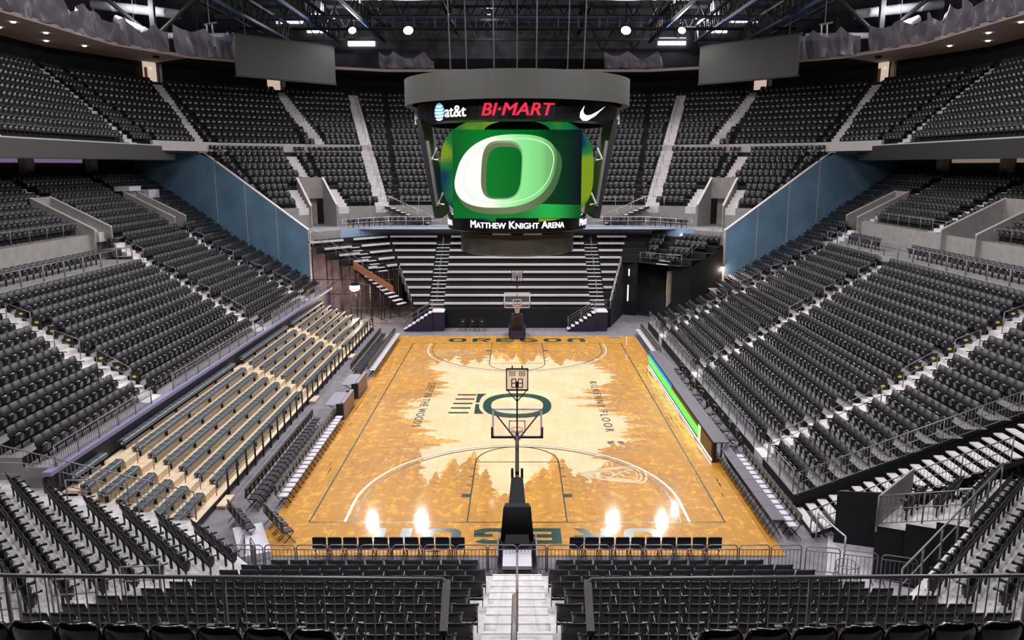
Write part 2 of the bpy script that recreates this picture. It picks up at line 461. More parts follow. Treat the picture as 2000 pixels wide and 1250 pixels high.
    b=MB();b.sweep_wall((sg*17.2,wy(17.2)),(sg*28.3,wy(28.3)),7.55,7.63,14.35,14.43,.30);b.sweep_wall((sg*17.16,wy(17.16)-.02),(sg*17.24,wy(17.24)),0,7.6,0,7.6,.26)
    
    for q in (1,2,3):
        x=xs[q]-.0;b.sweep_wall((sg*(x-.03),wy(x)-.12),(sg*(x+.03),wy(x)-.12),zi(int((x-15.8)/.86)),tz(x)-.05,zi(int((x-15.8)/.86)),tz(x)-.05,.03)
    struct(b.build('trim_%d'%(3 if sg<0 else 4),M['cap']))
    # seats of the fixed lower bowl
    exc=[(p if True else 0) for p in []]
    for i in range(22):
        x=xi(i);lo=ns
        if 10<=i<=13: lo=pe
        P=[(-x,wy(x)-.25),(-x,lo)]
        if sg>0: P=mir(P)
        ex=[]
        for k in range(3):
            (ax,ay),(bx,by)=AIS[k]
            sl=(by-ay)/(bx-ax);X2=34
            if k>0: e=((sg*bx,by),(sg*X2,by+(X2-bx)*.15),.6)
            if k>0:ex.append(e)
            ex.append(((sg*(ax-1.5),ay-1.5*sl),(sg*bx,by),.6))
        # aisle above the platform
        ex.append(((sg*28,-2.0),(sg*34.5,-1.0),.6)) 
        polys=[[(sg*(h[0]-1.2 if i>13 else h[0]-.2),h[2]-.5),(sg*(h[1]+.2),h[2]-.5),(sg*(h[1]+.2),h[3]+.5),(sg*(h[0]-1.2 if i>13 else h[0]-.2),h[3]+.5)] for h in holes]
        if sg<0:polys.append([(-32.6,24.2),(-30.2,24.2),(-30.2,26.4),(-32.6,26.4)])
        sec=('%s lower stands'%side)
        fill(P,zi(i),sec,i,pitch=.53,off=.55,excl=ex,polys=polys,margin=.12,ends=(.35,.3))
# aisles of the lower bowls
def side_rows(sg,i0,i1,ya=-20,yb=40):
    R=[]
    for i in range(i0,i1+1):
        x=xi(i);P=[(-x,yb),(-x,ya)];R.append((P if sg<0 else mir(P),zi(i)))
    return R
for sg in (-1,1):
    R=side_rows(sg,0,22)
    for k in range(3):
        (ax,ay),(bx,by)=AIS[k]
        top=10 if k==0 else (13 if (sg<0 or k==2) else 10)
        aisle('aisle_steps','',R,(sg*ax,ay),(sg*bx,by),0,top)
        if k>0: aisle('aisle_steps','',R,(sg*bx,by),(sg*34,by+(34-bx)*.15),14,21,w=1.0)
# ---------------- upper ring
BASE=[(29.5,-22),(29.5,24),(27,30.3),(20.7,35.6),(12.9,39.3),(-12.9,39.3),(-20.7,35.6),(-27,30.3),(-29.5,24),(-29.5,-22)]
UP=[(offset_poly(BASE,.81*k),14.55+.6*k) for k in range(12)]
UP[11]=(UP[11][0],UP[10][1])
terrace('terrace_upper',UP,skirt=13.9)
UA=[((-12.9,32.5),(-18.5,47.3)),((-19.2,36.6),(-25.3,42.8)),((-28.0,28.9),(-34.3,34.8)),((-29.5,19.8),(-38,22.2)),((-29.5,4),(-38,4.5))]
UA+= [((-a[0],a[1]),(-b_[0],b_[1])) for a,b_ in UA]
for a,b_ in UA: aisle('upper_aisle_steps','',UP,a,b_,0,10,w=1.15)
for k in range(10):
    fill(UP[k][0],UP[k][1],'upper stands',k,pitch=.53,off=.5,excl=[(a,b_,.58) for a,b_ in UA],margin=.12,ends=(.3,.3))
# parapet along the balcony edge at the far corners
def parapet(name,P,z0,z1,t,m):
    b=MB()
    for s in range(len(P)-1): b.sweep_wall(P[s],P[s+1],z0,z1,z0,z1,t)
    return struct(b.build(name,m))
for sg in (-1,1):
    Pp=[(29.45,22.8),(29.4,24),(26.9,30.2),(20.6,35.45),(14.5,38.5)]
    Pp=[(p[0]*sg,p[1]) for p in Pp];parapet('trim_%d'%(5 if sg<0 else 6),Pp,14.05,14.85,.22,M['cap'])
# ---------------- end bowl, lower tier
def clip(P):
    Q=list(P)
    n=len(Q)
    for rng in (range(n-1),range(n-1,0,-1)):
        for i in rng:
            j=i+1 if rng.step>0 else i-1
            x,y=Q[i];x2,y2=Q[j]
            if y<wy(x) and y2>=wy(x2):
                lo,hi=0.,1.
                for _ in range(40):
                    t=(lo+hi)/2;px,py=x+(x2-x)*t,y+(y2-y)*t
                    if py<wy(px):lo=t
                    else:hi=t
                X,Y=x+(x2-x)*hi,y+(y2-y)*hi
                for k in (range(0,i+1) if rng.step>0 else range(i,n)): Q[k]=(X,Y)
    return Q
B2=BASE[1:-1]
END=[(clip(offset_poly(B2,-.81*(9-j))),9.15+.6*j) for j in range(10)]
# notches of the two end tunnels
NOT=[]
for sg in (-1,1):
    P=END[3][0];best=None
    for s in range(len(P)-1):
        for t in np.linspace(0,1,60):
            x=P[s][0]+(P[s+1][0]-P[s][0])*t;y=P[s][1]+(P[s+1][1]-P[s][1])*t
            if x*sg<0:continue
            px=proj(x,y,11)[0];e=abs(px-(1010+sg*404))
            if best is None or e<best[0]:
                d=Vector((P[s+1][0]-P[s][0],P[s+1][1]-P[s][1]))
                if d.length>.5:best=(e,Vector((x,y)),d.normalized())
    NOT.append((best[1],best[2]))
b=MB()
def cutseg(p,q,nots,hw):
    """split plan segment p-q leaving out the notch"""
    out=[(0.,1.)]
    p=Vector(p);q=Vector(q);d=q-p
    for c,dr in nots:
        if d.length<.05:continue
        # coordinate along notch direction
        a=(p-c).dot(dr);e=(q-c).dot(dr);nn=Vector((-dr.y,dr.x))
        if abs(((p+q)/2-c).dot(nn))>6:continue
        if abs(e-a)<1e-6:continue
        t0=(-hw-a)/(e-a);t1=(hw-a)/(e-a)
        if t0>t1:t0,t1=t1,t0
        if t1<=0 or t0>=1:continue
        new=[]
        for x,y in out:
            if x<t0:new.append((x,min(y,t0)))
            if y>t1:new.append((max(x,t1),y))
        out=new
    return out
HW=1.25
for j in range(9):
    P,z=END[j];Q,z2=END[j+1]
    for s in range(len(P)-1):
        if (Vector(P[s])-Vector(P[s+1])).length<.02 and (Vector(Q[s])-Vector(Q[s+1])).length<.02:continue
        segs=cutseg(P[s],P[s+1],NOT,HW) if j<3 else [(0,1)]
        segs2=cutseg(Q[s],Q[s+1],NOT,HW) if j<3 else [(0,1)]
        if len(segs)!=len(segs2): segs2=segs
        for (t0,t1),(u0,u1) in zip(segs,segs2):
            L=lambda A,B_,t:(A[0]+(B_[0]-A[0])*t,A[1]+(B_[1]-A[1])*t)
            p0,p1=L(P[s],P[s+1],t0),L(P[s],P[s+1],t1);q0,q1=L(Q[s],Q[s+1],u0),L(Q[s],Q[s+1],u1)
            b.quad((*p0,z),(*p1,z),(*q1,z),(*q0,z),0)
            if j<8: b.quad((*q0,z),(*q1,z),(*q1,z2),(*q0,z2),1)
            if j==0:b.quad((*p0,7.4),(*p1,7.4),(*p1,z),(*p0,z),2)
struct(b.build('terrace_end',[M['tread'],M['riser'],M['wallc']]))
CA=[((-12.9,32.4),(-15.8,40.0))];CA+=[((12.9,32.4),(15.8,40.0))]
for a,b_ in CA: aisle('end_aisle_steps','',END,a,b_,0,9,w=1.3)
NX=[]
for (c,dr),sg in zip(NOT,(-1,1)):
    nn=Vector((dr.y,-dr.x))     # outward
    NX.append((c,dr,nn))
    aisle('end_aisle_steps','',END,tuple(c),tuple(c+nn*5),3,8,w=1.0)
    for s2 in (-1,1):
        q=c+dr*s2*(HW+.62);aisle('end_aisle_steps','',END,tuple(q-nn*4),tuple(q),0,3,w=.95)
for j in range(9):
    ex=[(a,b_,.65) for a,b_ in CA];pol=[]
    for c,dr,nn in NX:
        ex.append((tuple(c),tuple(c+nn*6),.5))
        if j<3:ex.append((tuple(c-nn*4),tuple(c),HW+1.12))
    P=END[j][0]
    P=[p for i,p in enumerate(P) if i==0 or (Vector(p)-Vector(P[i-1])).length>.05]
    fill(P,END[j][1],'end stands below the balcony',j,pitch=.53,off=.5,excl=ex,margin=.12,ends=(.45,.45))
for (c,dr,nn),side in zip(NX,('left','right')):
    t=thing('tunnel_parapet','concrete parapets around the %s entrance tunnel in the far end stands'%side,'parapet',(c.x,c.y,7.4))
    zt=END[3][1]-7.4
    for s2 in (-1,1):
        p=dr*s2*(HW);q=p-nn*2.6
        b=MB();b.sweep_wall((p.x,p.y),(q.x,q.y),-.1,zt+.75,-.1,1.9,.14);b.build('side_wall',M['wallc'],t)
        b=MB();b.sweep_wall((p.x,p.y),(q.x,q.y),zt+.75,zt+.83,1.9,1.98,.20);b.build('coping',M['cap'],t)
    a=dr*-HW+nn*.02;e=dr*HW+nn*.02
    b=MB();b.sweep_wall((a.x,a.y),(e.x,e.y),zt-1.1,zt+.8,zt-1.1,zt+.8,.14);b.build('lintel',M['wallc'],t)
    a=a+nn*1.5;e=e+nn*1.5
    b=MB();b.sweep_wall((a.x,a.y),(e.x,e.y),-.1,zt,-.1,zt,.14);b.build('end_wall',M['cream'],t)
# walkway in front of the end bowl, its blue fascia
FP=[(17.2,23.2),(15.2,25.4),(11.6,29.0),(-11.6,29.0),(-15.2,25.4),(-17.2,23.2)]
E0=END[0][0];RB=[E0[1],E0[2],E0[3],E0[4],E0[5],E0[6]]
b=MB()
for s in range(5):
    b.add([(*FP[s],7.4),(*FP[s+1],7.4),(*RB[s+1],7.4),(*RB[s],7.4)],[(0,1,2,3)])
# tunnel floors behind
b.add([(-24,26.6,7.38),(24,26.6,7.38),(24,34,7.38),(-24,34,7.38)],[(0,1,2,3)])
struct(b.build('walkway_end',M['conc']))
b=MB()
for s in range(1,4): b.sweep_wall(FP[s],FP[s+1],6.5,7.5,6.5,7.5,.12)
struct(b.build('trim_7',M['blue2']))
b=MB()
for s in range(5): b.sweep_wall(FP[s],FP[s+1],6.3,6.5,6.3,6.5,.2)
for s in (0,4): b.sweep_wall(FP[s],FP[s+1],6.5,7.4,6.5,7.4,.12)
struct(b.build('trim_8',M['wallc']))
# ================================================================= STUDENT SECTION (far end, benches)
def sz(j): return 1.55+.52*j
def sy(j): return 20.0+.85*j
def cx(j): return 8.4+.33*j
def rx(j): return 7.4+.27*j
m=MB()
for j in range(10):
    y,y2,z,z2=sy(j),sy(j+1),sz(j),sz(j+1)
    lx=-cx(j);lx2=-cx(j+1);r=rx(j) if j<6 else cx(j);r2=rx(j+1) if j<5 else cx(j+1)
    if j==5:r2=rx(6)
    m.quad((lx,y,z),(r,y,z),(r2,y2,z),(lx2,y2,z),0)
    m.quad((lx2,y2,z),(r2,y2,z),(r2,y2,z2),(lx2,y2,z2),1)
    if j>=5:   # left facet, 45 degrees, cut at y=22.1
        e=22.1;a=y-e;c=min(5.2,y2-e);e2=y2-c
        m.quad((lx,y,z),(lx2,y2,z),(lx2-c,e2,z),(lx-a,e,z),0)
        m.quad((lx2,y2,z),(lx2,y2,z2),(lx2-c,e2,z2),(lx2-c,e2,z),1)
    if j>=6:
        e=22.3;a=y-e;c=min(5.1,y2-e);e2=y2-c
        m.quad((r,y,z),(r+a,e,z),(r2+c,e2,z),(r2,y2,z),0)
        m.quad((r2,y2,z),(r2+c,e2,z),(r2+c,e2,z2),(r2,y2,z2),1)
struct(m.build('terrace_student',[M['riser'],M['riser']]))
# black front skirt and side curtains
b=MB();b.box((-.5,20.0,.76),(15.8,.1,1.52));struct(b.build('wall_end_front',M['darkcloth']))
b=MB()
b.sweep_wall((7.5,20.1),(9.2,25.4),0,1.5,0,4.5,.08)
b.sweep_wall((9.2,25.6),(10.4,25.1),0,4.6,0,4.6,.08)
b.sweep_wall((13.0,23.2),(14.4,22.3),0,4.6,0,4.6,.08)
b.sweep_wall((14.4,22.3),(17.0,22.6),0,4.6,0,6.3,.08)
b.add([(10.2,25.6,0),(13.2,23.4,0),(13.2,26.4,4.6),(10.2,27.4,4.6)],[(0,1,2,3)])
struct(b.build('wall_end_curtain',M['darkcloth']))
b=MB();b.box((0,36,3.6),(70,.2,7.2));struct(b.build('wall_end_inner',M['soffit']))
# benches: one object each, split by the two aisles
AX=6.5;HWA=.62
def bench(p,q,z,label,group,first=[None]):
    p=Vector(p);q=Vector(q);d=q-p;L=d.length;rz=math.atan2(d.y,d.x);c=(p+q)/2
    t=thing('bleacher_bench',label,'bench',(c.x,c.y,z),rz,group)
    b=MB();b.box((0,.36,.40),(L,.28,.06));n=max(2,int(L/.47))
    for k in range(n+1): b.box((-L/2+.03+k*(L-.06)/n,.36,.445),(.03,.26,.035))
    b.build('seat_plank',M['bencht'],t)
    b=MB();b.box((0,.20,.39),(L,.05,.16));b.box((0,.24,.476),(L,.14,.012));b.build('nosing',M['alum'],t)
    for k in range(max(2,int(L/1.8))+1):
        b=MB();b.box((-L/2+.2+k*(L-.4)/max(2,int(L/1.8)),.34,.19),(.05,.2,.36));b.build('support',M['dark'],t)
    return t
rowname=lambda j:ORD[j]+' row'
for j in range(10):
    y,z=sy(j),sz(j);l=-cx(j);r=rx(j)
    for nm,x0,x1 in (('left',l+.05,-AX-HWA),('middle',-AX+HWA,AX-HWA),('right',AX+HWA,r-.1)):
        if x1-x0<.5:continue
        bench((x0,y),(x1,y),z,'black %s bench with pale edge, %s from the front of the far end stand'%(nm,rowname(j)),'benches of the far end stand')
    if j>=5:
        n=(y-22.1)
        a0,a1=.05,n*1.414-.1
        # facet direction (-1,-1)/sqrt2 starting at the corner
        am=(n*1.414)*.52
        for nm,s0,s1 in (('inner',a0,am-.5),('outer',am+.5,a1)):
            if s1-s0<.5:continue
            f=lambda s:(l-s*.7071,y-s*.7071)
            bench(f(s1),f(s0),z,'black %s bench with pale edge, %s of the left wing, far end stand'%(nm,rowname(j-5)),'benches of the far end stand')
    if j>=6:
        n=y-22.3;L=n*1.414
        P=[(cx(j)+n,22.3),(cx(j),y)]
        mid=(cx(j)+n*.55,y-n*.55)
        fill(P,z,'right wing of the far end stand',j-6,pitch=.53,off=.5,excl=[((11.0,23.0),(14.0,26.5),.5)],margin=.1,ends=(.3,.2))
# aisle step flights
for sx,nm in ((-1,'left'),(1,'right')):
    m=MB()
    for j in range(9):
        y,z,z2=sy(j),sz(j),sz(j+1)
        m.box((sx*AX,y+.09,z+.02),(1.15,.2,.05));m.box((sx*AX,y+.52,z+.27),(1.15,.24,.05))
    struct(m.build('stand_steps',M['alum']))
def flight(name,label,p,q,z0,z1,w,n,m=M['alum'],side=None,gap=True):
    p=Vector(p);q=Vector(q);d=(q-p);L=d.length;u=d/L;nn=Vector((-u.y,u.x));rz=math.atan2(u.y,u.x)
    b=MB()
    for k in range(n):
        c=p+d*(k+.5)/n;z=z0+(z1-z0)*(k+1)/n
        b.box((c.x-p.x,c.y-p.y,z-z0-.03),(L/n*(.8 if gap else 1),w,.06 ),rz)
    t=thing(name,label,'stairs',(p.x,p.y,z0))
    b.build('treads',m,t)
    for s in (-1,1):
        a=nn*s*w/2;b=MB();b.add([(a.x,a.y,-.02),(a.x,a.y,.12),(a.x+d.x,a.y+d.y,z1-z0+.02),(a.x+d.x,a.y+d.y,z1-z0-.22)],[(0,1,2,3)])
        a2=nn*s*(w/2+.04);b.add([(a2.x,a2.y,-.02),(a2.x,a2.y,.12),(a2.x+d.x,a2.y+d.y,z1-z0+.02),(a2.x+d.x,a2.y+d.y,z1-z0-.22)],[(0,3,2,1)])
        b.build('stringer',M['dark'],t)
    return t,nn
m=MB()
for j in range(5,9):
    y=sy(j);n=y-22.1;s=n*1.414*.52;x=-cx(j)-s*.7071;yy=y-s*.7071;z=sz(j)
    for f,dz in ((0.1,.02),(.5,.27)):
        m.box((x-.7071*f,yy+.7071*f,z+dz),(.9,.22,.05),PI/4)
struct(m.build('wing_steps',M['alum']))
flight('wing_stairs','long open-tread stairs running down the left wing beside the orange board',(-9.2,20.2),(-12.6,22.2),1.7,4.2,1.1,10)
m=MB()
for j in range(6,9):
    y=sy(j);n=y-22.3;s=n*1.414*.62;x=cx(j)+s*.7071;yy=y-s*.7071;z=sz(j)
    for f,dz in ((0.1,.02),(.5,.27)): m.box((x+.7071*f,yy+.7071*f,z+dz),(1.1,.22,.05),-PI/4)
struct(m.build('wing_steps',M['alum']))
# portable stairs on the floor
for sx,nm in ((-1,'left'),(1,'right')):
    xl=-8.95 if sx<0 else 3.95
    t=thing('portable_stairs','black portable stairs with pale treads below the far stand, %s of the basket'%nm,'stairs',(xl,19.3,0))
    b=MB();n=7;W=2.25
    for k in range(n): b.box((.15+k*W/n,-.35,(k+1)*1.5/n-.04),(W/n*.85,.9,.05))
    b.build('treads',M['alum'],t)
    b=MB();b.box((W+.45,-.0,1.52),(1.0,1.3,.06));b.build('landing',M['alum'],t)
    b=MB()
    b.box((W+.45,.0,.74),(.95,1.25,1.46))
    b.add([(.05,-.8,0),(W,-.8,0),(W,-.8,1.4),(.05,-.8,.12)],[(0,1,2,3)]);b.add([(.05,.1,0),(W,.1,0),(W,.1,1.4),(.05,.1,.12)],[(0,3,2,1)])
    b.build('base_skirt',M['base'],t)
    for yy in (-.78,.08):
        b=MB();b.tube([(.1,yy,1.0),(W,yy,2.3),(W+.9,yy,2.3)],.022,6)
        b.tube([(.1,yy,.6),(W,yy,1.9),(W+.9,yy,1.9)],.016,6)
        for x in (.1,W/2,W): b.tube([(x,yy,.2+x/W*1.2),(x,yy,1.0+(x-.1)/(W-.1)*1.3)],.02,6)
        b.build('handrail',M['metal'],t,True)
# railings of the stand
t=rail('guardrail','thin steel guardrail along the left edge of the far end stand',[(-8.5,20.1,sz(0)),(-10.0,24.0,sz(4))],.9,1,1.2,.022)
t=rail('guardrail','pale steel guardrail along the slanted right edge of the far end stand',[(7.5,20.1,sz(0)),(8.95,25.0,sz(5)+.1)],.9,1,1.2,.03,m='railw')
rail('guardrail','steel guardrail on the front of the right wing of the far end stand',[(10.6,25.2,sz(6)-.1),(13.6,22.6,sz(6)-.1)],.95,1,1.1,.024)
rail('guardrail','steel guardrail sloping beside the right blue wall above the curtain',[(13.6,22.5,sz(6)),(17.0,23.0,7.5)],.95,1,1.2,.024)
rail('guardrail','steel guardrail sloping beside the left blue wall over the open scaffold',[(-17.0,22.3,6.8),(-12.7,22.0,4.2)],.95,1,1.2,.024)
for sx,nm in ((-1,'left'),(1,'right')):
    for k in range(3):
        j=1+k*3
        rail('aisle_handrail','short steel handrail in the %s aisle of the far end stand, %s from its foot'%(nm,ORD[k]),[(sx*AX,sy(j)+.1,sz(j)),(sx*AX,sy(j+1)+.5,sz(j+1)+.2)],.85,0,1.6,.022,group='aisle handrails of the far end stand')
    rail('guardrail','%s steel rail with pale posts along the blue-faced walkway'%nm,[(sx*6.9,29.05,7.5),(sx*11.6,29.05,7.5),(sx*15.0,25.6,7.5)],.8,1,1.7,.03,m='railw')
# scaffold under the left wing
t=thing('scaffold_frame','black steel scaffold carrying the open underside of the far left stand','scaffold',(-12,23,0))
rs=random.Random(3)
for j in range(5,10):
    y=sy(j);n=y-22.1
    for s in np.linspace(.1,n*1.414-.1,4):
        x=-cx(j)-s*.7071;yy=y-s*.7071
        b=MB();b.tube([(x+12,yy-23,0),(x+12,yy-23,sz(j)-.1)],.05,6);b.build('upright',M['dark'],t)
for z in (1.2,2.4,3.6):
    b=MB();b.tube([(-5,-.9,z),(1.8,-.9,z)],.035,5);b.build('cross_brace',M['dark'],t)
    b=MB();b.tube([(-4.5,-.9,z-1.1),(-2.6,1.6,z)],.03,5);b.tube([(-1.5,-.9,z),(1.2,-.9,z-1.1)],.03,5);b.build('diagonal_brace',M['dark'],t)
# wall of the service area left of the stand
b=MB();b.sweep_wall((-17.4,23.2),(-11.0,31.5),0,6.2,0,6.2,.2);struct(b.build('wall_left_service',mat('mauve_service_wall',(.20,.155,.185),.6,noise=.25,nscale=1.5)))
o=MB();o.tube([(0,0,0),(0,0,.12)],.22,12);t=thing('work_light','bright warm work light under the far left stand','lamp',(-13.5,22.4,3.0))
b=MB();b.lathe([(.0,.26),(.24,.25),(.40,.15),(.42,.08)],n=16);b.build('reflector',M['steel'],t)
b=MB();b.lathe([(.40,.08),(.42,-.2),(.25,-.38),(0,-.42)],n=16);b.build('lens',M['warm'],t)
b=MB();b.tube([(0,0,.15),(0,0,1.3)],.02,6);b.build('stem',M['steel'],t)
L=bpy.data.lights.new('work_light_bulb','POINT');L.energy=420;L.color=(1,.72,.55);L.shadow_soft_size=.25;lo=bpy.data.objects.new('bulb',L);C.objects.link(lo);lo.parent=t;lo.location=(0,-.1,-.75)
t=thing('wall_lamp','small warm lamp glowing at the corner of the right blue wall','lamp',(17.0,22.7,4.65))
b=MB();b.lathe([(0,.14),(.16,.06),(.24,-.06)],n=16);b.build('shade',M['metal'],t)
b=MB();b.lathe([(.23,-.06),(.2,-.10),(0,-.12)],n=16);b.build('lens',M['warm'],t)
L=bpy.data.lights.new('wall_lamp_bulb','POINT');L.energy=90;L.color=(1,.75,.6);L.shadow_soft_size=.15;lo=bpy.data.objects.new('bulb',L);C.objects.link(lo);lo.parent=t;lo.location=(-.1,-.3,-.3)
b=MB();b.box((16.75,24.0,2.3),(1.2,.2,4.6));struct(b.build('wall_right_service',M['soffit']))
b=MB();b.sweep_wall((-1.75,.45),(1.6,-.6),.55,1.15,-1.25,-.75,.05);o=b.build('plywood_board',M['orange']);o.location=(-11.6,21.1,4.05);tag(o,'orange plywood board leaning along the open stairs of the far left stand','board')
# doorway and panels under the right wing
t=thing('doorway','narrow bright doorway with yellow edge under the far right stand','door',(13.3,24.3,0))
b=MB();b.box((0,0,2.0),(1.0,.1,4.0));b.build('door_opening',M['soffit'],t)
b=MB();b.box((-.5,-.03,2.6),(.07,.06,1.4));b.build('yellow_edge',M['yellow'],t)
b=MB();b.box((1.0,-.45,3.6),(.34,.05,.22));o=b.build('sign_plate',M['white']);o.location=(13.0,23.2,0);tag(o,'small white sign on the black curtain under the far right stand','sign')
t=thing('tube_light','vertical pair of white tube lights on the black curtain right of the far stand','lamp',(9.6,25.0,0))
b=MB();b.tube([(0,0,1.3),(0,0,2.7)],.05,8);b.build('lower_tube',M['winlight'],t);b=MB();b.tube([(.05,0,3.5),(.05,0,4.1)],.05,8);b.build('upper_tube',M['winlight'],t)
o=MB();o.lathe([(0,.12),(.2,0),(0,-.05)],n=12);o=o.build('dome_light',em('mint_light',(.6,1,.9),3));o.location=(14.3,26.1,6.9);tag(o,'small mint-white dome light below the right blue fascia','lamp')
# chairs on the walkway are arena seats
for sg in (-1,1):
    P=[(sg*14.8,26.8),(sg*11.9,29.7),(sg*7.4,29.7)]
    if sg<0:P=list(reversed(P))
    fill(P,7.4,'walkway above the blue fascia',0,pitch=.56,off=.5,ends=(.2,.3))
    # retaining wall stairs
    p,q=((sg*12.3,30.9),(sg*7.9,30.9))
    flight('wall_stairs','pale concrete stairs climbing the grey wall %s of the scoreboard'%('left' if sg<0 else 'right'),(sg*8.2,31.3),(sg*12.2,31.3),7.4,9.15,1.0,9,m=M['step'],gap=False)
    rail('stair_handrail','sloping steel handrail of the wall stairs %s of the scoreboard'%('left' if sg<0 else 'right'),[(sg*7.9,30.7,7.4),(sg*11.8,30.7,9.15),(sg*13.6,31.0,9.15)],.9,0,1.4,.03,m='railw')
    rail('guardrail','pale guardrail in front of the lowest end row %s of the scoreboard'%('left' if sg<0 else 'right'),[(sg*4.2,32.05,9.15),(sg*10.9,32.05,9.15)],.75,1,1.5,.022,m='railw')
    for (c,dr,nn),s3 in zip(NX,(-1,1)):
        if s3!=sg:continue
        a=c+nn*.3
        rail('guardrail','dark guardrail over the entrance tunnel in the far %s stands'%('left' if sg<0 else 'right'),[(a.x-dr.x*1.5,a.y-dr.y*1.5,END[3][1]),(a.x+dr.x*1.5,a.y+dr.y*1.5,END[3][1])],.8,1,1,.02,m='dark')
# ================================================================= LEFT PULL-OUT BENCH STAND
def bx(k): return 11.5+.58*k
def bz(k): return .30+.27*k
m=MB()
Y0,Y1=-15.9,19.3
for k in range(7):
    m.box((-(bx(k)+.29+ (0)),(Y0+Y1)/2,bz(k)-.03),(.58,Y1-Y0,.06),mi=0)
    m.box((-(bx(k)+.01),(Y0+Y1)/2,bz(k)-.15),(.02,Y1-Y0,.24),mi=0 if k else 1)
struct(m.build('terrace_plywood',[M['woodb'],M['dark']]))
BG=[(-15.7,-13.3),(-12.1,-.15),(1.05,9.6),(10.8,19.0)]
for k in range(7):
    for g,(a,c) in enumerate(BG):
        if k==6 and g==0:a=-15.4
        yc=(a+c)/2;L=c-a
        nm=['nearest','second nearest','third nearest','farthest'][g]
        t=thing('plastic_bench','slate-grey bench on the plywood stand, %s row up, %s bay'%(ORD[k],nm),'bench',(-(bx(k)+.40),yc,bz(k)),0,'slate benches of the plywood stand')
        b=MB();b.tube([(0,-L/2,.33),(0,L/2,.33)],.10,10);b.box((-.10,0,.37),(.22,L,.10));n=int(L/.47)
        for q in range(n+1): b.box((-.08,-L/2+.03+q*(L-.06)/n,.425),(.26,.02,.03))
        b.build('seat_plank',M['bench'],t,False)
        b=MB();b.tube([(0,-L/2-.02,.33),(0,-L/2,.33)],.045,8);b.build('end_cap',M['white'],t)
        for q in range(max(2,int(L/2))+1):
            b=MB();b.box((-.03,-L/2+.2+q*(L-.4)/max(2,int(L/2)),.13),(.12,.05,.26));b.build('support',M['dark'],t)
for g,yy in enumerate((-12.7,.45,10.2)):
    m=MB()
    for k in range(6): m.box((-(bx(k)+.44),yy,bz(k)+.135),(.26,1.0,.27))
    m.box((-11.28,yy,.12),(.34,1.0,.06));m.box((-11.28,yy,.05),(.3,.9,.1))
    o=m.build('step_block',M['woodb']);tag(o,'plywood half-steps in the %s gap between the slate benches'%['nearest','middle','farthest'][g],'steps')
    for k in (0,2,4):
        if g==2 and k:continue
        rail('aisle_handrail','looped grey handrail in the %s gap of the plywood stand, %s row'%(['nearest','middle','farthest'][g],ORD[k]),[(-(bx(k)+.15),yy+.1,bz(k)),(-(bx(k)+.75),yy+.1,bz(k)+.2)],.9,0,2,.02,group='handrails of the plywood stand')
rail('guardrail','long low black-posted railing along the front of the plywood stand',[(-11.42,-12.0,.0),(-11.42,18.8,.0)],1.15,1,1.05,.020,postr=.04,m='dark')
# fixed stand front rail (left)
def longrail(sg,x,z,runs,word):
    for n,(a,c) in enumerate(runs):
        rail('guardrail','grey steel front railing with balusters, %s run, %s lower stand'%(word[n],'left' if sg<0 else 'right'),[(sg*x,a,z),(sg*x,c,z)],.72,1,1.45,.024,bal=.12 ,group=None)
longrail(-1,15.62,2.86,[(-15.9,-9.0),(-6.9,5.6),(7.4,16.4),(18.0,22.4)],['nearest','second nearest','third nearest','farthest'])
# aisle handrails in the fixed bowls
n=0
for sg in (-1,1):
    sd='left' if sg<0 else 'right'
    for k in range(3):
        (ax,ay),(bx_,by)=AIS[k];sl=(by-ay)/(bx_-ax)
        for r,(i0,i1) in enumerate(((1,3),(4,5.6),(7,8.6),(10,11.6))):
            if k==0 and r==3:continue
            if sg>0 and k==1 and r==3:continue
            pt=lambda i:(sg*(xi(i)+.3),ay+(xi(i)+.3-ax)*sl,zi(int(i))+.05)
            rail('aisle_handrail','steel handrail in the %s lower stand, %s aisle from the near end, %s one up'%(sd,ORD[k],ORD[r]),[pt(i0),pt(i1)],.92,1,3,.022,group='aisle handrails of the %s lower stand'%sd)
    for r in range(2):
        k=2+r*3
    # rail of the platform and of the row above it
    pe=PLAT[sg]
    rail('guardrail','steel railing along the wheelchair platform of the %s stand'%sd,[(sg*24.9,-8 if sg<0 else -4,6.85),(sg*24.9,pe-.3,6.85)],.85,0,1.9,.026,m='metal',postr=.04)
    rail('guardrail','steel railing in front of the seats above the %s wheelchair platform'%sd,[(sg*28.0,-8,8.45),(sg*28.0,(8.6 if sg<0 else 4.6),8.45)],.80,0,1.6,.024)
    if sg>0:rail('guardrail','steel railing before the short seat block between the two right tunnels',[(28.0,9.8,8.45),(28.0,20.8,8.45)],.80,0,1.6,.024)
    # loose black chairs on the platform
for sg in (-1,1):
    pe=PLAT[sg]
    rs_=[(-6,7.4)] if sg<0 else [(-4,10.2),(13.6,19.6)]
    for a,c in rs_:
        P=[(-25.3,c),(-25.3,a)]
        if sg>0:P=mir(P)
        fill(P,6.85,'%s wheelchair platform'%('left' if sg<0 else 'right'),0,pitch=.56,off=.5)
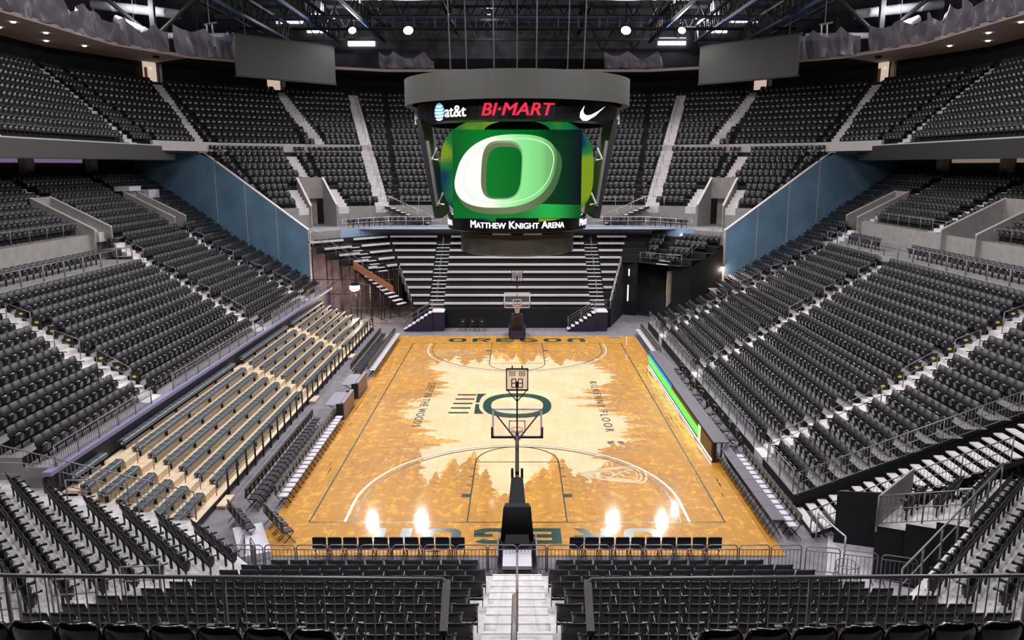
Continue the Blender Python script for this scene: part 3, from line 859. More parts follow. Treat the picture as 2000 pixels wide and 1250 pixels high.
# ================================================================= RIGHT PULL-OUT SEAT STAND
def qx(r): return 10.5+.80*r
def qz(r): return .60+.34*r
m=MB();Ya,Yb=-13.2,19.6
for r in range(7):
    x0,x1=qx(r),qx(r+1) if r<6 else 15.8
    m.quad((x0,Ya,qz(r)),(x1,Ya,qz(r)),(x1,Yb,qz(r)),(x0,Yb,qz(r)),0)
    z2=qz(r+1) if r<6 else zi(0)
    m.quad((x1,Ya,qz(r)),(x1,Ya,z2),(x1,Yb,z2),(x1,Yb,qz(r)),1)
m.quad((10.5,Ya,0),(10.5,Yb,0),(10.5,Yb,.6),(10.5,Ya,.6),1)
m.quad((10.5,Ya,0),(15.8,Ya,0),(15.8,Ya,2.64),(10.5,Ya,.6),1)
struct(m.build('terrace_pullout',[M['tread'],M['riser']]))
RA=[((10.4,-8.9),(15.9,-8.2)),((10.4,3.6),(15.9,5.7)),((10.4,14.2),(15.9,16.4))]
QR=[([(qx(r),-20),(qx(r),30)],qz(r)) for r in range(7)]+[([(15.8,-20),(15.8,30)],zi(0))]
for a,c in RA: aisle('aisle_steps','',QR,a,c,0,7,w=1.15)
for r in range(7):
    P=[(qx(r),Ya),(qx(r),wy(0) if False else 19.4-.0*r)]
    fill(P,qz(r),'right pull-out stand',r,pitch=.53,off=.48,excl=[(a,c,.6) for a,c in RA],margin=.1,ends=(.25,.3))
rr=[(-12.9,-9.9),(-8.0,2.9),(4.6,13.4),(15.0,19.3)]
for n,(a,c) in enumerate(rr):
    rail('guardrail','clear-panelled front railing of the right pull-out stand, %s run'%['nearest','second nearest','third nearest','farthest'][n],[(10.56,a,.6),(10.56,c,.6)],.85,0,1.35,.024,panel=True)
for k,(a,c) in enumerate(RA):
    for r in range(2):
        f=lambda t:(a[0]+(c[0]-a[0])*t+.3,a[1]+(c[1]-a[1])*t-.5,.65+2.2*t)
        rail('aisle_handrail','steel handrail of the right pull-out stand, %s aisle, %s part'%(ORD[k],['lower','upper'][r]),[f(.02+r*.5),f(.40+r*.5)],.9,1,2.2,.022,group='handrails of the right pull-out stand')
# near right stairs down the end of the stand
t,_n=flight('end_stairs','broad pale staircase at the near end of the right stand',(10.4,-14.4),(20.3,-14.7),0,4.3,2.0,24,m=M['step'])
rail('stair_handrail','steel handrail on the court side of the broad right staircase',[(10.6,-13.3,.6),(15.8,-13.35,2.7),(19.8,-13.4,4.3)],.95,1,1.6,.024,bal=.13)
rail('stair_handrail','steel handrail on the near side of the broad right staircase',[(10.3,-15.45,.1),(13.6,-15.6,1.6),(16.8,-15.75,2.9)],.95,1,1.5,.024,bal=.13)
# ================================================================= NEAR END AND CORNERS
NB=[(-11.2,-15.9),(-7.55,-19.55),(7.55,-19.55),(11.2,-15.9)]
def cornerclip(P):
    """keep the far ends of the corner rows on the line y=-16"""
    P=[list(p) for p in P]
    for e,i in ((0,1),(len(P)-1,len(P)-2)):
        dx,dy=P[e][0]-P[i][0],P[e][1]-P[i][1];t=(-15.95-P[i][1])/dy
        P[e]=[P[i][0]+dx*t,-15.95]
    return [tuple(p) for p in P]
NR=[(cornerclip(offset_poly(NB,.8*k)),.9+.3*k) for k in range(17)]
m=MB()
for k in range(15):
    P,z=NR[k];Q,z2=NR[k+1]
    for s in range(3):
        if s==2:
            # the right corner is open (tunnel ramp) for the first rows
            if k<5:
                f=[.62,.60,.58,.56,.54][k]
                A=lambda a,c,t:(a[0]+(c[0]-a[0])*t,a[1]+(c[1]-a[1])*t)
                if k<2: continue
                p0,q0=A(P[2],P[3],f),A(Q[2],Q[3],f)
                m.quad((*p0,z+.3),(*P[3],z+.3),(*Q[3],z+.3),(*q0,z+.3),0);m.quad((*q0,z+.3),(*Q[3],z+.3),(*Q[3],z2+.3),(*q0,z2+.3),1)
                m.quad((*p0,z+.3),(*q0,z+.3),(*q0,0),(*p0,0),1)
                continue
            if k==5: m.quad((*P[2],0),(*P[3],0),(*P[3],z),(*P[2],z),2)
        m.quad((*P[s],z),(*P[s+1],z),(*Q[s+1],z),(*Q[s],z),0)
        m.quad((*Q[s],z),(*Q[s+1],z),(*Q[s+1],z2),(*Q[s],z2),1)
        if k==0:m.quad((*P[s],0),(*P[s+1],0),(*P[s+1],z),(*P[s],z),1)
for k in range(14):
    P,z=NR[k];Q,z2=NR[k+1];m.quad((*P[0],0),(*P[0],z),(*Q[0],z),(*Q[0],0),1)
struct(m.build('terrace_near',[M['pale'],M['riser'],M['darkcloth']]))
CN=((0,-19.5),(0,-32),.72)
for k in range(15):
    P,z=NR[k]
    if k>=12: break
    # middle block
    X=P[2][0]
    Q=[(-X,P[1][1]),(X,P[1][1])]
    fill(Q,z,'near end block',k,pitch=.545,off=.5,excl=[CN],margin=.28,ends=(.25,.25))
for k in range(15):
    P,z=NR[k]
    Q=[P[0],P[1]]
    fill(Q,z,'near left corner',k,pitch=.55,off=.5,ends=(1.35,.55 if k<12 else .2))
    if k>=5: fill([P[2],P[3]],z,'near right corner',k,pitch=.55,off=.5,ends=(.55,1.1))
    elif k>=2:
        f=[.62,.60,.58,.56,.54][k];p0=(P[2][0]+(P[3][0]-P[2][0])*f,P[2][1]+(P[3][1]-P[2][1])*f)
        fill([p0,P[3]],z+.3,'near right corner',k,pitch=.55,off=.5,ends=(.8,.2))
# centre stair flight of the near end
m=MB()
for k in range(15):
    P,z=NR[k];y=P[1][1]
    m.box((0,y-.4,z+.01),(1.42,.8,.04));m.box((0,y-.6,z+.14),(1.42,.4,.28 if k<14 else .2))
    for q in (-.03,-.43): m.box((0,y+q,z+(.035 if q>-.2 else .288)),(1.42,.05,.02),mi=1)
struct(m.build('centre_stairs',[M['step'],M['alum']]))
t=rail('stair_handrail','single steel handrail down the middle of the centre stairs in front of the camera',[(0,-20.0,.9),(0,-25.9,3.3)],.95,0,1.5,.028)
rail('stair_handrail','thicker steel handrail at the bottom of the picture on the centre stairs',[(-.05,-26.5,3.55),(-.05,-30.2,4.9)],.95,0,1.8,.05)
# mezzanine with the glossy row behind a guardrail
MZ=6.9
for sg in (-1,1):
    P=[(sg*1.80,-31.78),(sg*6.3,-31.55),(sg*12.5,-30.6)] if sg>0 else [(-12.5,-30.6),(-6.3,-31.55),(-1.80,-31.78)]
    Q=offset_poly(P,2.2)
    b=MB()
    for s in range(2):
        b.quad((*P[s],MZ),(*P[s+1],MZ),(*Q[s+1],MZ),(*Q[s],MZ),0);b.quad((*P[s],0),(*P[s+1],0),(*P[s+1],MZ),(*P[s],MZ),1)
    struct(b.build('mezzanine_'+('right' if sg>0 else 'left'),[M['tread'],M['blackwall']]))
    sd='right' if sg>0 else 'left'
    P2=offset_poly(P,.08)
    L=[(*p,MZ) for p in P2];L=L if sg<0 else L
    inner=(sg*1.15,-31.72,MZ);
    if sg<0:L=L[:2]+[(-.90,-31.72,MZ)]
    else:L=[(.90,-31.72,MZ)]+L[1:]
    rail('guardrail','long dark guardrail with thin balusters above the near seats, %s side'%sd,L,1.0,0,2.4,.026,bal=.118,m='metal')
    t=thing('rail_end_panel','wide flat grey end bar sloping down beside the centre stairs, %s side'%sd,'railing',(sg*.86,-31.72,7.45))
    b=MB();b.add([(-.045,0,.45),(.045,0,.45),(.045,-.5,.08),(-.045,-.5,.08),(-.045,0,.38),(.045,0,.38),(.045,-.5,.01),(-.045,-.5,.01)],[(0,3,2,1),(4,5,6,7),(0,4,7,3),(1,2,6,5),(0,1,5,4),(3,7,6,2)]);b.build('sloping_bar',M['wallc'],t)
    b=MB();b.tube([(0,-.45,.05),(0,-.45,-1.5)],.025,8);b.build('post',M['dark'],t)
    Pg=[(sg*1.85,-31.76),(sg*6.3,-31.55),(sg*12.5,-30.6)] if sg>0 else [(-12.5,-30.6),(-6.3,-31.55),(-1.85,-31.76)]
    fill(Pg,MZ+.05,'glossy',0 if sg<0 else 1,pitch=.535,off=.75,ends=(.05,.05))
# rails of the near corners
P0=[NR[k][0][0] for k in range(13)];
rail('guardrail','grey steel railing with balusters stepping up beside the near left corner seats',[(NR[k][0][0][0]+.1,-15.85,NR[k][1]) for k in (0,2,4,6,8)],1.0,1,2,.024,bal=.14)
for k in (1,3,5,7,9):
    a=Vector(NR[k][0][0]);d=(Vector(NR[k][0][1])-a).normalized();p=a+d*.95;q=a+d*.95+Vector((-.7071,-.7071))*.9
    rail('aisle_handrail','looped grey handrail at a near left corner row end, %s from front'%ORD[(k-1)//2],[(p.x,p.y,NR[k][1]),(q.x,q.y,NR[k+1][1])],.85,1,2,.022,group='handrails at the ends of the near left corner rows')
for k in (4,6,8,10):
    a=Vector(NR[k][0][1]);d=(Vector(NR[k][0][0])-a).normalized();p=a+d*.25;q=a+d*.25+Vector((-.7071,-.7071))*.9
    rail('aisle_handrail','looped grey handrail between near left corner and near end block, %s from front'%ORD[(k-4)//2],[(p.x,p.y,NR[k][1]),(q.x,q.y,NR[k+1][1])],.85,1,2,.024,group='handrails between near left corner and end block')
A=Vector(NR[5][0][2]);B_=Vector(NR[5][0][3])
rail('guardrail','double steel railing running up the front of the near right corner over the ramp',[(A.x,A.y,2.4),(B_.x-1.2,B_.y-1.2,2.4)],1.0,1,1.5,.028)
A=NR[2][0];f=.58
p0=(A[2][0]+(A[3][0]-A[2][0])*f,A[2][1]+(A[3][1]-A[2][1])*f);q0=NR[5][0];p1=(q0[2][0]+(q0[3][0]-q0[2][0])*.54,q0[2][1]+(q0[3][1]-q0[2][1])*.54)
rail('guardrail','steel baluster railing fencing the short seat rows above the black ramp wall',[(p0[0],p0[1],1.8),(p1[0],p1[1],2.6)],1.0,1,1.3,.024,bal=.13)
b=MB();b.sweep_wall(NR[2][0][3],p0,1.6,2.8,1.6,2.8,.06);o=b.build('grey_end_panel',M['wallc']);tag(o,'flat grey panel between the broad right staircase and the short corner rows','panel')
# ramp in the right corner
b=MB();b.add([(11.0,-15.3,.012),(14.6,-16.6,.012),(16.5,-22,.012),(9.4,-19.0,.012)],[(0,3,2,1)]);struct(b.build('ramp_floor',mat('pale_ramp',(.55,.52,.56),.5,noise=.1,nscale=2)))
b=MB();b.sweep_wall((11.0,-15.75),(15.2,-17.1),0,1.9,0,2.3,.08);b.sweep_wall((14.5,-16.9),(15.6,-20.2),0,2.4,0,2.4,.08);struct(b.build('wall_ramp',M['darkcloth']))
def barricade(p,q,label,group,h=1.0,nb=7):
    p=Vector(p);q=Vector(q);d=q-p;L=d.length;c=(p+q)/2
    t=thing('crowd_barrier',label,'barrier',(c.x,c.y,0),math.atan2(d.y,d.x),group)
    r=.10;b=MB();pts=[(-L/2,0,.05),(-L/2,0,h-r),(-L/2+.04,0,h-.03),(-L/2+r,0,h),(L/2-r,0,h),(L/2-.04,0,h-.03),(L/2,0,h-r),(L/2,0,.05)]
    b.tube(pts,.021,8);b.tube([(-L/2,0,.16),(L/2,0,.16)],.016,6);b.tube([(-L/2,0,h-.16),(L/2,0,h-.16)],.016,6);b.build('frame',M['metal'],t,True)
    b=MB()
    for k in range(1,nb+1):
        x=-L/2+L*k/(nb+1);b.tube([(x,0,.16),(x,0,h-.16)],.010,5)
    b.build('bars',M['metal'],t)
    for s in (-1,1):
        b=MB();b.box((s*(L/2-.12),0,.02),(.05,.45,.03));b.build('foot',M['metal'],t)
n=0
x=-8.3
side={-1:'left',1:'right'}
for sg in (-1,1):
    for k in range(8):
        x0=.97+k*1.02
        barricade((sg*x0,-17.85),(sg*(x0+.96),-17.85),'grey steel crowd barrier on the near baseline, %s one %s of the centre stairs'%(ORD[k],side[sg]),'crowd barriers along the near baseline')
barricade((-.92,-17.85),(-.02,-17.85),'grey steel crowd barrier left of the centre handrail, behind the hoop base','crowd barriers along the near baseline')
barricade((.02,-17.85),(.92,-17.85),'grey steel crowd barrier right of the centre handrail, behind the hoop base','crowd barriers along the near baseline')
for k,(a,c) in enumerate([((9.2,-17.9),(10.2,-18.1)),((10.3,-18.15),(11.25,-18.4)),((11.35,-18.45),(12.3,-18.75)),((12.4,-18.8),(13.3,-19.1))]):
    barricade(a,c,'grey crowd barrier across the pale ramp in the near right corner, %s from the court'%ORD[k],'crowd barriers across the ramp')
for k,(a,c) in enumerate([((11.2,-15.4),(12.5,-15.85)),((12.55,-15.87),(13.8,-16.3)),((13.85,-16.32),(14.7,-16.6))]):
    barricade(a,c,'dark crowd barrier before the black curtain behind the ramp, %s from the court'%ORD[k],'crowd barriers before the ramp curtain',nb=12)
for k,(a,c) in enumerate([((-9.0,-17.0),(-8.75,-18.3)),((-8.7,-17.3),(-8.35,-17.85))]):
    barricade(a,c,'grey crowd barrier at the foot of the near left corner, %s one'%ORD[k],'crowd barriers at the near left corner')
# wire bin by the ramp barriers
t=thing('wire_bin','round wire bin behind the crowd barriers beside the pale ramp','bin',(10.15,-18.75,0))
b=MB()
for z in (.05,.3,.6,.85): b.tube([(.33*math.cos(a),.33*math.sin(a),z) for a in np.linspace(0,2*PI,20,endpoint=False)],.014,5,closed=True)
for a in np.linspace(0,2*PI,16,endpoint=False): b.tube([(.33*math.cos(a),.33*math.sin(a),.05),(.33*math.cos(a),.33*math.sin(a),.85)],.008,4)
b.build('wire_basket',M['metal'],t)
b=MB();b.lathe([(0,.06),(.31,.06),(.31,.5),(.28,.5)],n=20);b.build('liner',M['glasspanel'],t)
rail('stair_handrail','pale sloping grab rail beside the ramp at the near right corner',[(10.45,-15.6,.0),(10.7,-17.3,.0)],1.0,0,1.8,.03,m='railw')
# ================================================================= COURTSIDE FURNITURE
def folding_chair(label,pad,emblem):
    t=thing('folding_chair',label,'chair')
    b=MB()
    b.box((0,-.19,.70),(.45,.035,.36),tilt=-.12);b.box((0,-.208,.885),(.38,.03,.05),tilt=-.12);bk=b.build('backrest',M['chair'],t)
    b=MB();b.box((0,.05,.455),(.33,.33,.045));b.build('seat_cushion',M[pad],t)
    for s in (-1,1):
        b=MB();b.tube([(s*.215,-.20,.88),(s*.215,-.13,.46),(s*.215,.27,.01)],.014,6)
        b.tube([(s*.19,.20,.43),(s*.19,-.24,.01)],.014,6);b.build('leg_frame',M['dark'],t)
    if emblem:
        b=MB();ring=[]
        for k in range(14):
            a=2*PI*k/14;ring.append((.06*math.cos(a),-.165,.72+.10*math.sin(a)));ring.append((.028*math.cos(a),-.165,.72+.06*math.sin(a)))
        vs=ring;fs=[(2*k,(2*k+2)%28,(2*k+3)%28,2*k+1) for k in range(14)]
        b.add(vs,fs);b.add([(v[0],v[1]-.058,v[2]) for v in vs],[f[::-1] for f in fs]);b.build('emblem',M['yellow'],bk)
    return t
CH0=folding_chair('x','chair',True);CH1=folding_chair('x','white',True);CH2=folding_chair('x','white',False)
used={}
def put(proto,x,y,rz,label,group,z=0):
    if id(proto) not in used:
        used[id(proto)]=1;proto.location=(x,y,z);proto.rotation_euler=(0,0,rz);proto['label']=label;proto['group']=group;return proto
    return dup(proto,(x,y,z),rz,label,group)
E_=-PI/2
for k in range(21):
    y=-13.15+k*.46
    put(CH0,-10.05,y,E_,'black folding chair with yellow emblem, left sideline back row, %s from its near end'%ORD[k],'left sideline folding chairs')
    put(CH1,-9.0,y+.25,E_,'white-padded black folding chair, left sideline front row, %s from its near end'%ORD[k],'left sideline folding chairs')
for k in range(23):
    y=5.4+k*.46
    put(CH0,-10.05,y,E_,'black folding chair with pale emblem, far left back row, %s beyond the tables'%ORD[k],'far left folding chairs')
    put(CH1,-9.0,y,E_,'white-padded black folding chair, far left front row, %s beyond the tables'%ORD[k],'far left folding chairs')
b=MB();b.box((0,0,.12),(1.0,2.3,.24));o=b.build('floor_platform',M['white']);o.location=(-9.15,-16.0,0);o.rotation_euler=(0,0,.45);tag(o,'low white platform on the floor at the near left court corner','platform')
for g,(x0,y0) in enumerate(((-10.3,-14.3),(-8.9,-14.55))):
    for k in range(4):
        put(CH0,x0+k*.30,y0-.42*k-(0 if g==0 else .0),-PI/2+.62,'black folding chair turned inward at the near left corner, %s slanted row, %s chair'%(['outer','inner'][g],ORD[k]),'slanted corner folding chairs',z=.245 if False else 0)
for sg in (-1,1):
    for k in range(10):
        put(CH2,sg*(1.95+k*.505),-16.95,0,'black folding chair with white pad on the near baseline, %s %s of the hoop'%(ORD[k],side[sg]),'near baseline folding chairs')
W_=PI/2
for k in range(19):
    put(CH1,9.62,-15.3+k*.345,W_,'white-padded chair with yellow emblem behind the right narrow tables, %s from the near end'%ORD[k],'right sideline folding chairs') if False else None
for k in range(15):
    put(CH1,9.72,-15.35+k*.46,W_,'white-padded chair with yellow emblem behind the right narrow tables, %s from the near end'%ORD[k],'right sideline folding chairs')
for k in range(18):
    put(CH1,9.35,9.2+k*.46,W_,'white-padded folding chair far right beyond the light board, %s from it'%ORD[k],'far right folding chairs')
rs=random.Random(9)
for k in range(13):
    put(CH0,9.85+rs.uniform(-.15,.15),-7.6+k*1.12+rs.uniform(-.3,.3),W_+rs.uniform(-.7,.7),'loose black chair askew behind the scorers light board, %s from its near end'%ORD[k],'loose chairs behind the light board')
for k in range(3):
    put(CH0,-4.3+k*.75,18.9,PI,'dark chair with yellow emblem before the far black skirt, %s from the left'%ORD[k],'three chairs before the far skirt')
t0=None
for k in range(6):
    lb='narrow grey table in front of the right sideline chairs, %s from the near end'%ORD[k]
    if t0 is None:
        t0=thing('narrow_table',lb,'table',(9.12,-15.0,0),0,'narrow tables of the right sideline')
        b=MB();b.box((0,0,.73),(.46,1.14,.035));b.build('tabletop',M['table'],t0)
        for yy in (-.5,-.17,.17,.5):
            b=MB();b.tube([(-.2,yy,.72),(.16,yy,.01)],.014,5);b.tube([(.2,yy,.72),(-.22,yy,.01)],.014,5);b.build('leg_frame',M['dark'],t0)
    else: dup(t0,(9.12,-15.0+k*1.16,0),0,lb)
# scorers' tables on the left
for k,(ya,lb) in enumerate(((-1.7,'nearer lilac-topped courtside table with brown front, left of the court'),(1.95,'farther lilac-topped courtside table with brown front, left of the court'))):
    t=thing('courtside_table',lb,'table',(-8.95,ya,0))
    b=MB();b.box((-.55,0,.80),(.72,2.3,.04));b.build('tabletop',M['desk'],t)
    b=MB();b.box((.02,0,.93),(.16,2.4,.06));b.build('front_ledge',M['desk'],t)
    b=MB();b.box((.08,0,.46),(.05,2.4,.86));b.build('front_panel',M['deskf'],t)
    b=MB()
    for s in (-1,1): b.box((-.12,s*1.17,.45),(.38,.05,.88))
    b.build('side_panel',M['dark'],t)
    for s in (-1,1):
        b=MB();b.tube([(-.8,s*1.0,.79),(-.15,s*1.0,.4)],.02,6);b.build('bracket',M['dark'],t)
# light board on the right
t=thing('scorers_light_board','long courtside light board glowing green and blue under a grey desktop','display',(8.55,-.35,0))
Lb=16.6
b=MB();b.box((.10,0,.52),(.16,Lb,.90));b.build('housing',M['navy'],t)
b=MB();b.box((.36,0,.985),(.66,Lb+.1,.05));b.build('desktop',M['deskd'],t)
def pan(nm,y0,y1,z0,z1,mm,dx=0):
    q=MB();q.add([(-.0-dx,y0,z0),(-.0-dx,y1,z0),(.0-dx,y1,z1),(.0-dx,y0,z1)],[(0,3,2,1)]);return q.build(nm,mm,t)
pan('screen_lime',-5.6,Lb/2-.1,.28,.72,M['e_green'],.002)
pan('screen_blue_top',.8,Lb/2-.1,.72,.92,M['e_cyan'],.002)
pan('screen_black_top',-5.6,.8,.72,.92,M['e_black'],.002)
pan('screen_white_foot',-Lb/2+.1,Lb/2-.1,.10,.16,M['e_foot'],.002)
pan('screen_blue_foot',-5.6,Lb/2-.1,.17,.28,M['e_dblue'],.002)
pan('screen_pale',-6.1,-5.6,.17,.92,M['e_pale'],.002)
pan('screen_black_end',-Lb/2+.15,-6.1,.20,.90,M['e_black'],.002)
b=MB()
for k in range(6): b.box((.62,-7.5+k*3,.48),(.06,.06,.96))
b.build('desk_leg',M['dark'],t)
# small things
b=MB();b.box((0,0,.012),(.75,.28,.006));o=b.build('floor_sticker',M['bluep']);o.location=(7.35,16.2,.045);tag(o,'small blue rectangle on the wood near the far right court corner','sticker')
for k,(x,y,z) in enumerate(((-31.35,22.0,10.83),(-31.4,25.3,9.9))):
    b=MB();b.box((0,0,.17+(.0 if k==0 else .3)),(1.2,1.9,.34 if k==0 else .94));b.box((0,0,.36 if k==0 else .79),(1.26,1.96,.03));o=b.build('white_cover',M['white']);o.location=(x,y,z);tag(o,'white sheet-covered case beside the second left tunnel, %s one'%['nearer','farther'][k],'case')

# end panels with yellow badges beside the first aisles of both lower stands
for sg in (-1,1):
    (ax,ay),(bx_,by)=AIS[0];sl=(by-ay)/(bx_-ax)
    for i in range(10):
        x=xi(i)+.50;y=ay+(x-ax)*sl+.66
        t=thing('row_end_panel','black row-end panel with yellow badge, nearest %s stand aisle, %s from the front'%('left' if sg<0 else 'right',ORD[i]),'panel',(sg*x,y,zi(i)),0,'row-end panels of the %s lower stand'%('left' if sg<0 else 'right'))
        b=MB();b.box((0,0,.30),(.42,.03,.58));b.build('panel',M['dark'],t)
        b=MB();vs=[]
        for k in range(12):
            a=2*PI*k/12;vs.append((.10*math.cos(a),-.018,.36+.06*math.sin(a)))
        b.add(vs,[tuple(range(12))]);b.build('badge',M['yellow'],t)
# handrails down the middle of the far aisles
for n_,(a,c) in enumerate(CA+[UA[0],UA[1],UA[5],UA[6]]):
    low=n_<2;sd='left' if a[0]<0 else 'right'
    rows=END if low else UP;R0,R1=(1,8) if low else (1,9)
    pts=[]
    for j in (R0,R1):
        h=seg_int(rows[j][0],a,c)
        if h: pts.append((h[0][0],h[0][1],rows[j][1]))
    nm=('lower aisle' if low else ('upper inner aisle' if n_ in (2,4) else 'upper outer aisle'))
    if len(pts)==2: rail('aisle_handrail','thin handrail in the middle of the far %s, %s of the scoreboard'%(nm,sd),pts,.9,0,1.7,.02)
# ================================================================= COURT
def nodes(m): return m.node_tree.nodes,m.node_tree.links
def woodmat(name,c0,c1,c2=None,scale=1.3,thr=.5,rough=.06):
    """varnished maple; c0/c1/c2 are printed stain colours broken up by foliage-like noise"""
    m=bpy.data.materials.new(name);m.use_nodes=True;N,L=nodes(m);b=N['Principled BSDF']
    tc=N.new('ShaderNodeTexCoord')
    mp=N.new('ShaderNodeMapping');mp.inputs['Scale'].default_value=(1,1,1);L.new(tc.outputs['Object'],mp.inputs['Vector'])
    n=N.new('ShaderNodeTexNoise');n.inputs['Scale'].default_value=scale;n.inputs['Detail'].default_value=9;n.inputs['Roughness'].default_value=.68;n.inputs['Distortion'].default_value=.6
    L.new(mp.outputs['Vector'],n.inputs['Vector'])
    r=N.new('ShaderNodeValToRGB');r.color_ramp.interpolation='LINEAR'
    e=r.color_ramp.elements;e[0].position=thr-.02;e[0].color=(*c0,1);e[1].position=thr+.02;e[1].color=(*c1,1)
    if c2:
        q=e.new(thr+.12);q.color=(*c1,1);q=e.new(thr+.15);q.color=(*c2,1)
    L.new(n.outputs['Fac'],r.inputs['Fac'])
    # planks along y
    bt=N.new('ShaderNodeTexBrick');bt.offset=.37;bt.inputs['Scale'].default_value=1;bt.inputs['Mortar Size'].default_value=.004
    bt.inputs['Brick Width'].default_value=1.6;bt.inputs['Row Height'].default_value=.085
    bt.inputs['Color1'].default_value=(.94,.94,.94,1);bt.inputs['Color2'].default_value=(1.04,1.04,1.04,1);bt.inputs['Mortar'].default_value=(.86,.86,.86,1)
    mq=N.new('ShaderNodeMapping');mq.inputs['Rotation'].default_value=(0,0,PI/2);L.new(tc.outputs['Object'],mq.inputs['Vector']);L.new(mq.outputs['Vector'],bt.inputs['Vector'])
    mx=N.new('ShaderNodeMix');mx.data_type='RGBA';mx.blend_type='MULTIPLY';mx.inputs['Factor'].default_value=1
    L.new(r.outputs['Color'],mx.inputs['A']);L.new(bt.outputs['Color'],mx.inputs['B']);L.new(mx.outputs['Result'],b.inputs['Base Color'])
    b.inputs['Roughness'].default_value=.5;b.inputs['Specular IOR Level'].default_value=.2
    b.inputs['Coat Weight'].default_value=.42;b.inputs['Coat Roughness'].default_value=rough
    n2=N.new('ShaderNodeTexNoise');n2.inputs['Scale'].default_value=1;m3=N.new('ShaderNodeMapping');m3.inputs['Scale'].default_value=(9,.35,1)
    L.new(tc.outputs['Object'],m3.inputs['Vector']);L.new(m3.outputs['Vector'],n2.inputs['Vector'])
    bp=N.new('ShaderNodeBump');bp.inputs['Strength'].default_value=.03;bp.inputs['Distance'].default_value=.02;L.new(n2.outputs['Fac'],bp.inputs['Height']);L.new(bp.outputs['Normal'],b.inputs['Coat Normal'])
    return m
WC=woodmat('maple_cream',(.86,.64,.36),(.82,.59,.32),scale=.8)
W1=woodmat('maple_light_stain',(.76,.42,.08),(.62,.30,.06),(.80,.52,.20),scale=3.0,thr=.50)
W2=woodmat('maple_tan_stain',(.45,.205,.042),(.52,.25,.05),(.72,.37,.055),scale=3.4,thr=.44)
W3=woodmat('maple_ochre_stain',(.55,.25,.032),(.57,.265,.036),(.74,.39,.05),scale=2.4,thr=.42)
court=thing('basketball_court','glossy cream and ochre wooden basketball court printed with fir trees','court',(0,0,0))
b=MB();b.box((0,0,.008),(18,33.5,.03));b.build('floor_boards',WC,court)
rt=random.Random(21)
def tree(mb,x,y,ang,H,Wd,z):
    n=64;L=[];R=[];tiers=rt.randint(8,12);ca,sa=math.cos(ang),math.sin(ang)
    for i in range(n+1):
        t=i/n;w=Wd*(1-t)**.7*(.5+.5*(1-((t*tiers)%1)))*rt.uniform(.62,1.15)+.01
        w2=Wd*(1-t)**.7*(.5+.5*(1-((t*tiers+.3)%1)))*rt.uniform(.62,1.15)+.01
        s=H*t
        L.append((s-w*.10,w));R.append((s-w2*.10,-w2))
    vs=[]
    for (a,c),(d,e) in zip(L,R):
        for s,w in ((a,c),(d,e)):
            X=x+s*ca-w*sa;Y=y+s*sa+w*ca
            vs.append((min(9,max(-9,X)),min(16.75,max(-16.75,Y)),z))
    mb.add(vs,[(2*i,2*i+1,2*i+3,2*i+2) for i in range(n)])
def layer(name,m,z,hs,he,ws,step,band):
    mb=MB();k=0
    for sx in (-1,1):
        y=-16.5
        while y<16.5:
            f=1+.25*math.sin(y*.7+sx)
            tree(mb,sx*9,y,0 if sx<0 else PI,rt.uniform(*hs)*f,rt.uniform(*ws),z+k*2e-5);k+=1;y+=step*rt.uniform(.6,1.4)
    for sy_ in (-1,1):
        x=-8.6
        while x<8.8:
            f=.75+.5*abs(x)/8.6+.15*math.sin(x*1.9+sy_)
            tree(mb,x,sy_*16.75,PI/2 if sy_<0 else -PI/2,rt.uniform(*he)*f,rt.uniform(*ws),z+k*2e-5);k+=1;x+=step*rt.uniform(.6,1.4)
    c=band
    mb.add([(-9,-16.75,z-.0003),(-9+c,-16.75,z-.0003),(-9+c,16.75,z-.0003),(-9,16.75,z-.0003)],[(0,1,2,3)])
    mb.add([(9-c,-16.75,z-.0003),(9,-16.75,z-.0003),(9,16.75,z-.0003),(9-c,16.75,z-.0003)],[(0,1,2,3)])
    mb.add([(-9,-16.75,z-.0003),(9,-16.75,z-.0003),(9,-16.75+c*2,z-.0003),(-9,-16.75+c*2,z-.0003)],[(0,1,2,3)])
    mb.add([(-9,16.75-c*2,z-.0003),(9,16.75-c*2,z-.0003),(9,16.75,z-.0003),(-9,16.75,z-.0003)],[(0,1,2,3)])
    # make every polygon face up
    o=mb.build(name,m,court);me=o.data
    import bmesh
    bm=bmesh.new();bm.from_mesh(me)
    for f in bm.faces:
        if f.normal.z<0:f.normal_flip()
    bm.to_mesh(me);bm.free()
    return o
layer('pale_tree_print',W1,.0262,(3.4,5.2),(6.5,10.5),(1.1,2.0),.75,1.8)
layer('tan_tree_print',W2,.0300,(2.8,4.7),(6.0,9.6),(1.1,2.0),.62,1.7)
layer('ochre_tree_print',W3,.0340,(2.2,3.8),(4.6,8.2),(1.0,1.9),.70,1.6)
ZL=.0385
def flat(name,mb,m,z=None):
    o=mb.build(name,m,court);return o
def ribbon(mb,pts,w,closed=False,z=ZL):
    P=[Vector(p) for p in pts];n=len(P);vs=[];fs=[]
    for i,p in enumerate(P):
        a=P[(i-1)%n] if (i or closed) else p;c=P[(i+1)%n] if (i<n-1 or closed) else p
        t=(c-a).normalized();nn=Vector((-t.y,t.x))*w/2
        vs+=[(p.x+nn.x,p.y+nn.y,z),(p.x-nn.x,p.y-nn.y,z)]
    for i in range(n if closed else n-1):
        j=(i+1)%n;fs.append((2*i,2*i+1,2*j+1,2*j))
    mb.add(vs,fs)
b=MB();ribbon(b,[(-7.62,-14.325),(7.62,-14.325)],.06);ribbon(b,[(-7.62,14.325),(7.62,14.325)],.06);ribbon(b,[(-7.62,-14.325),(-7.62,14.325)],.06);ribbon(b,[(7.62,-14.325),(7.62,14.325)],.06)
flat('boundary_line',b,M['greenp'])
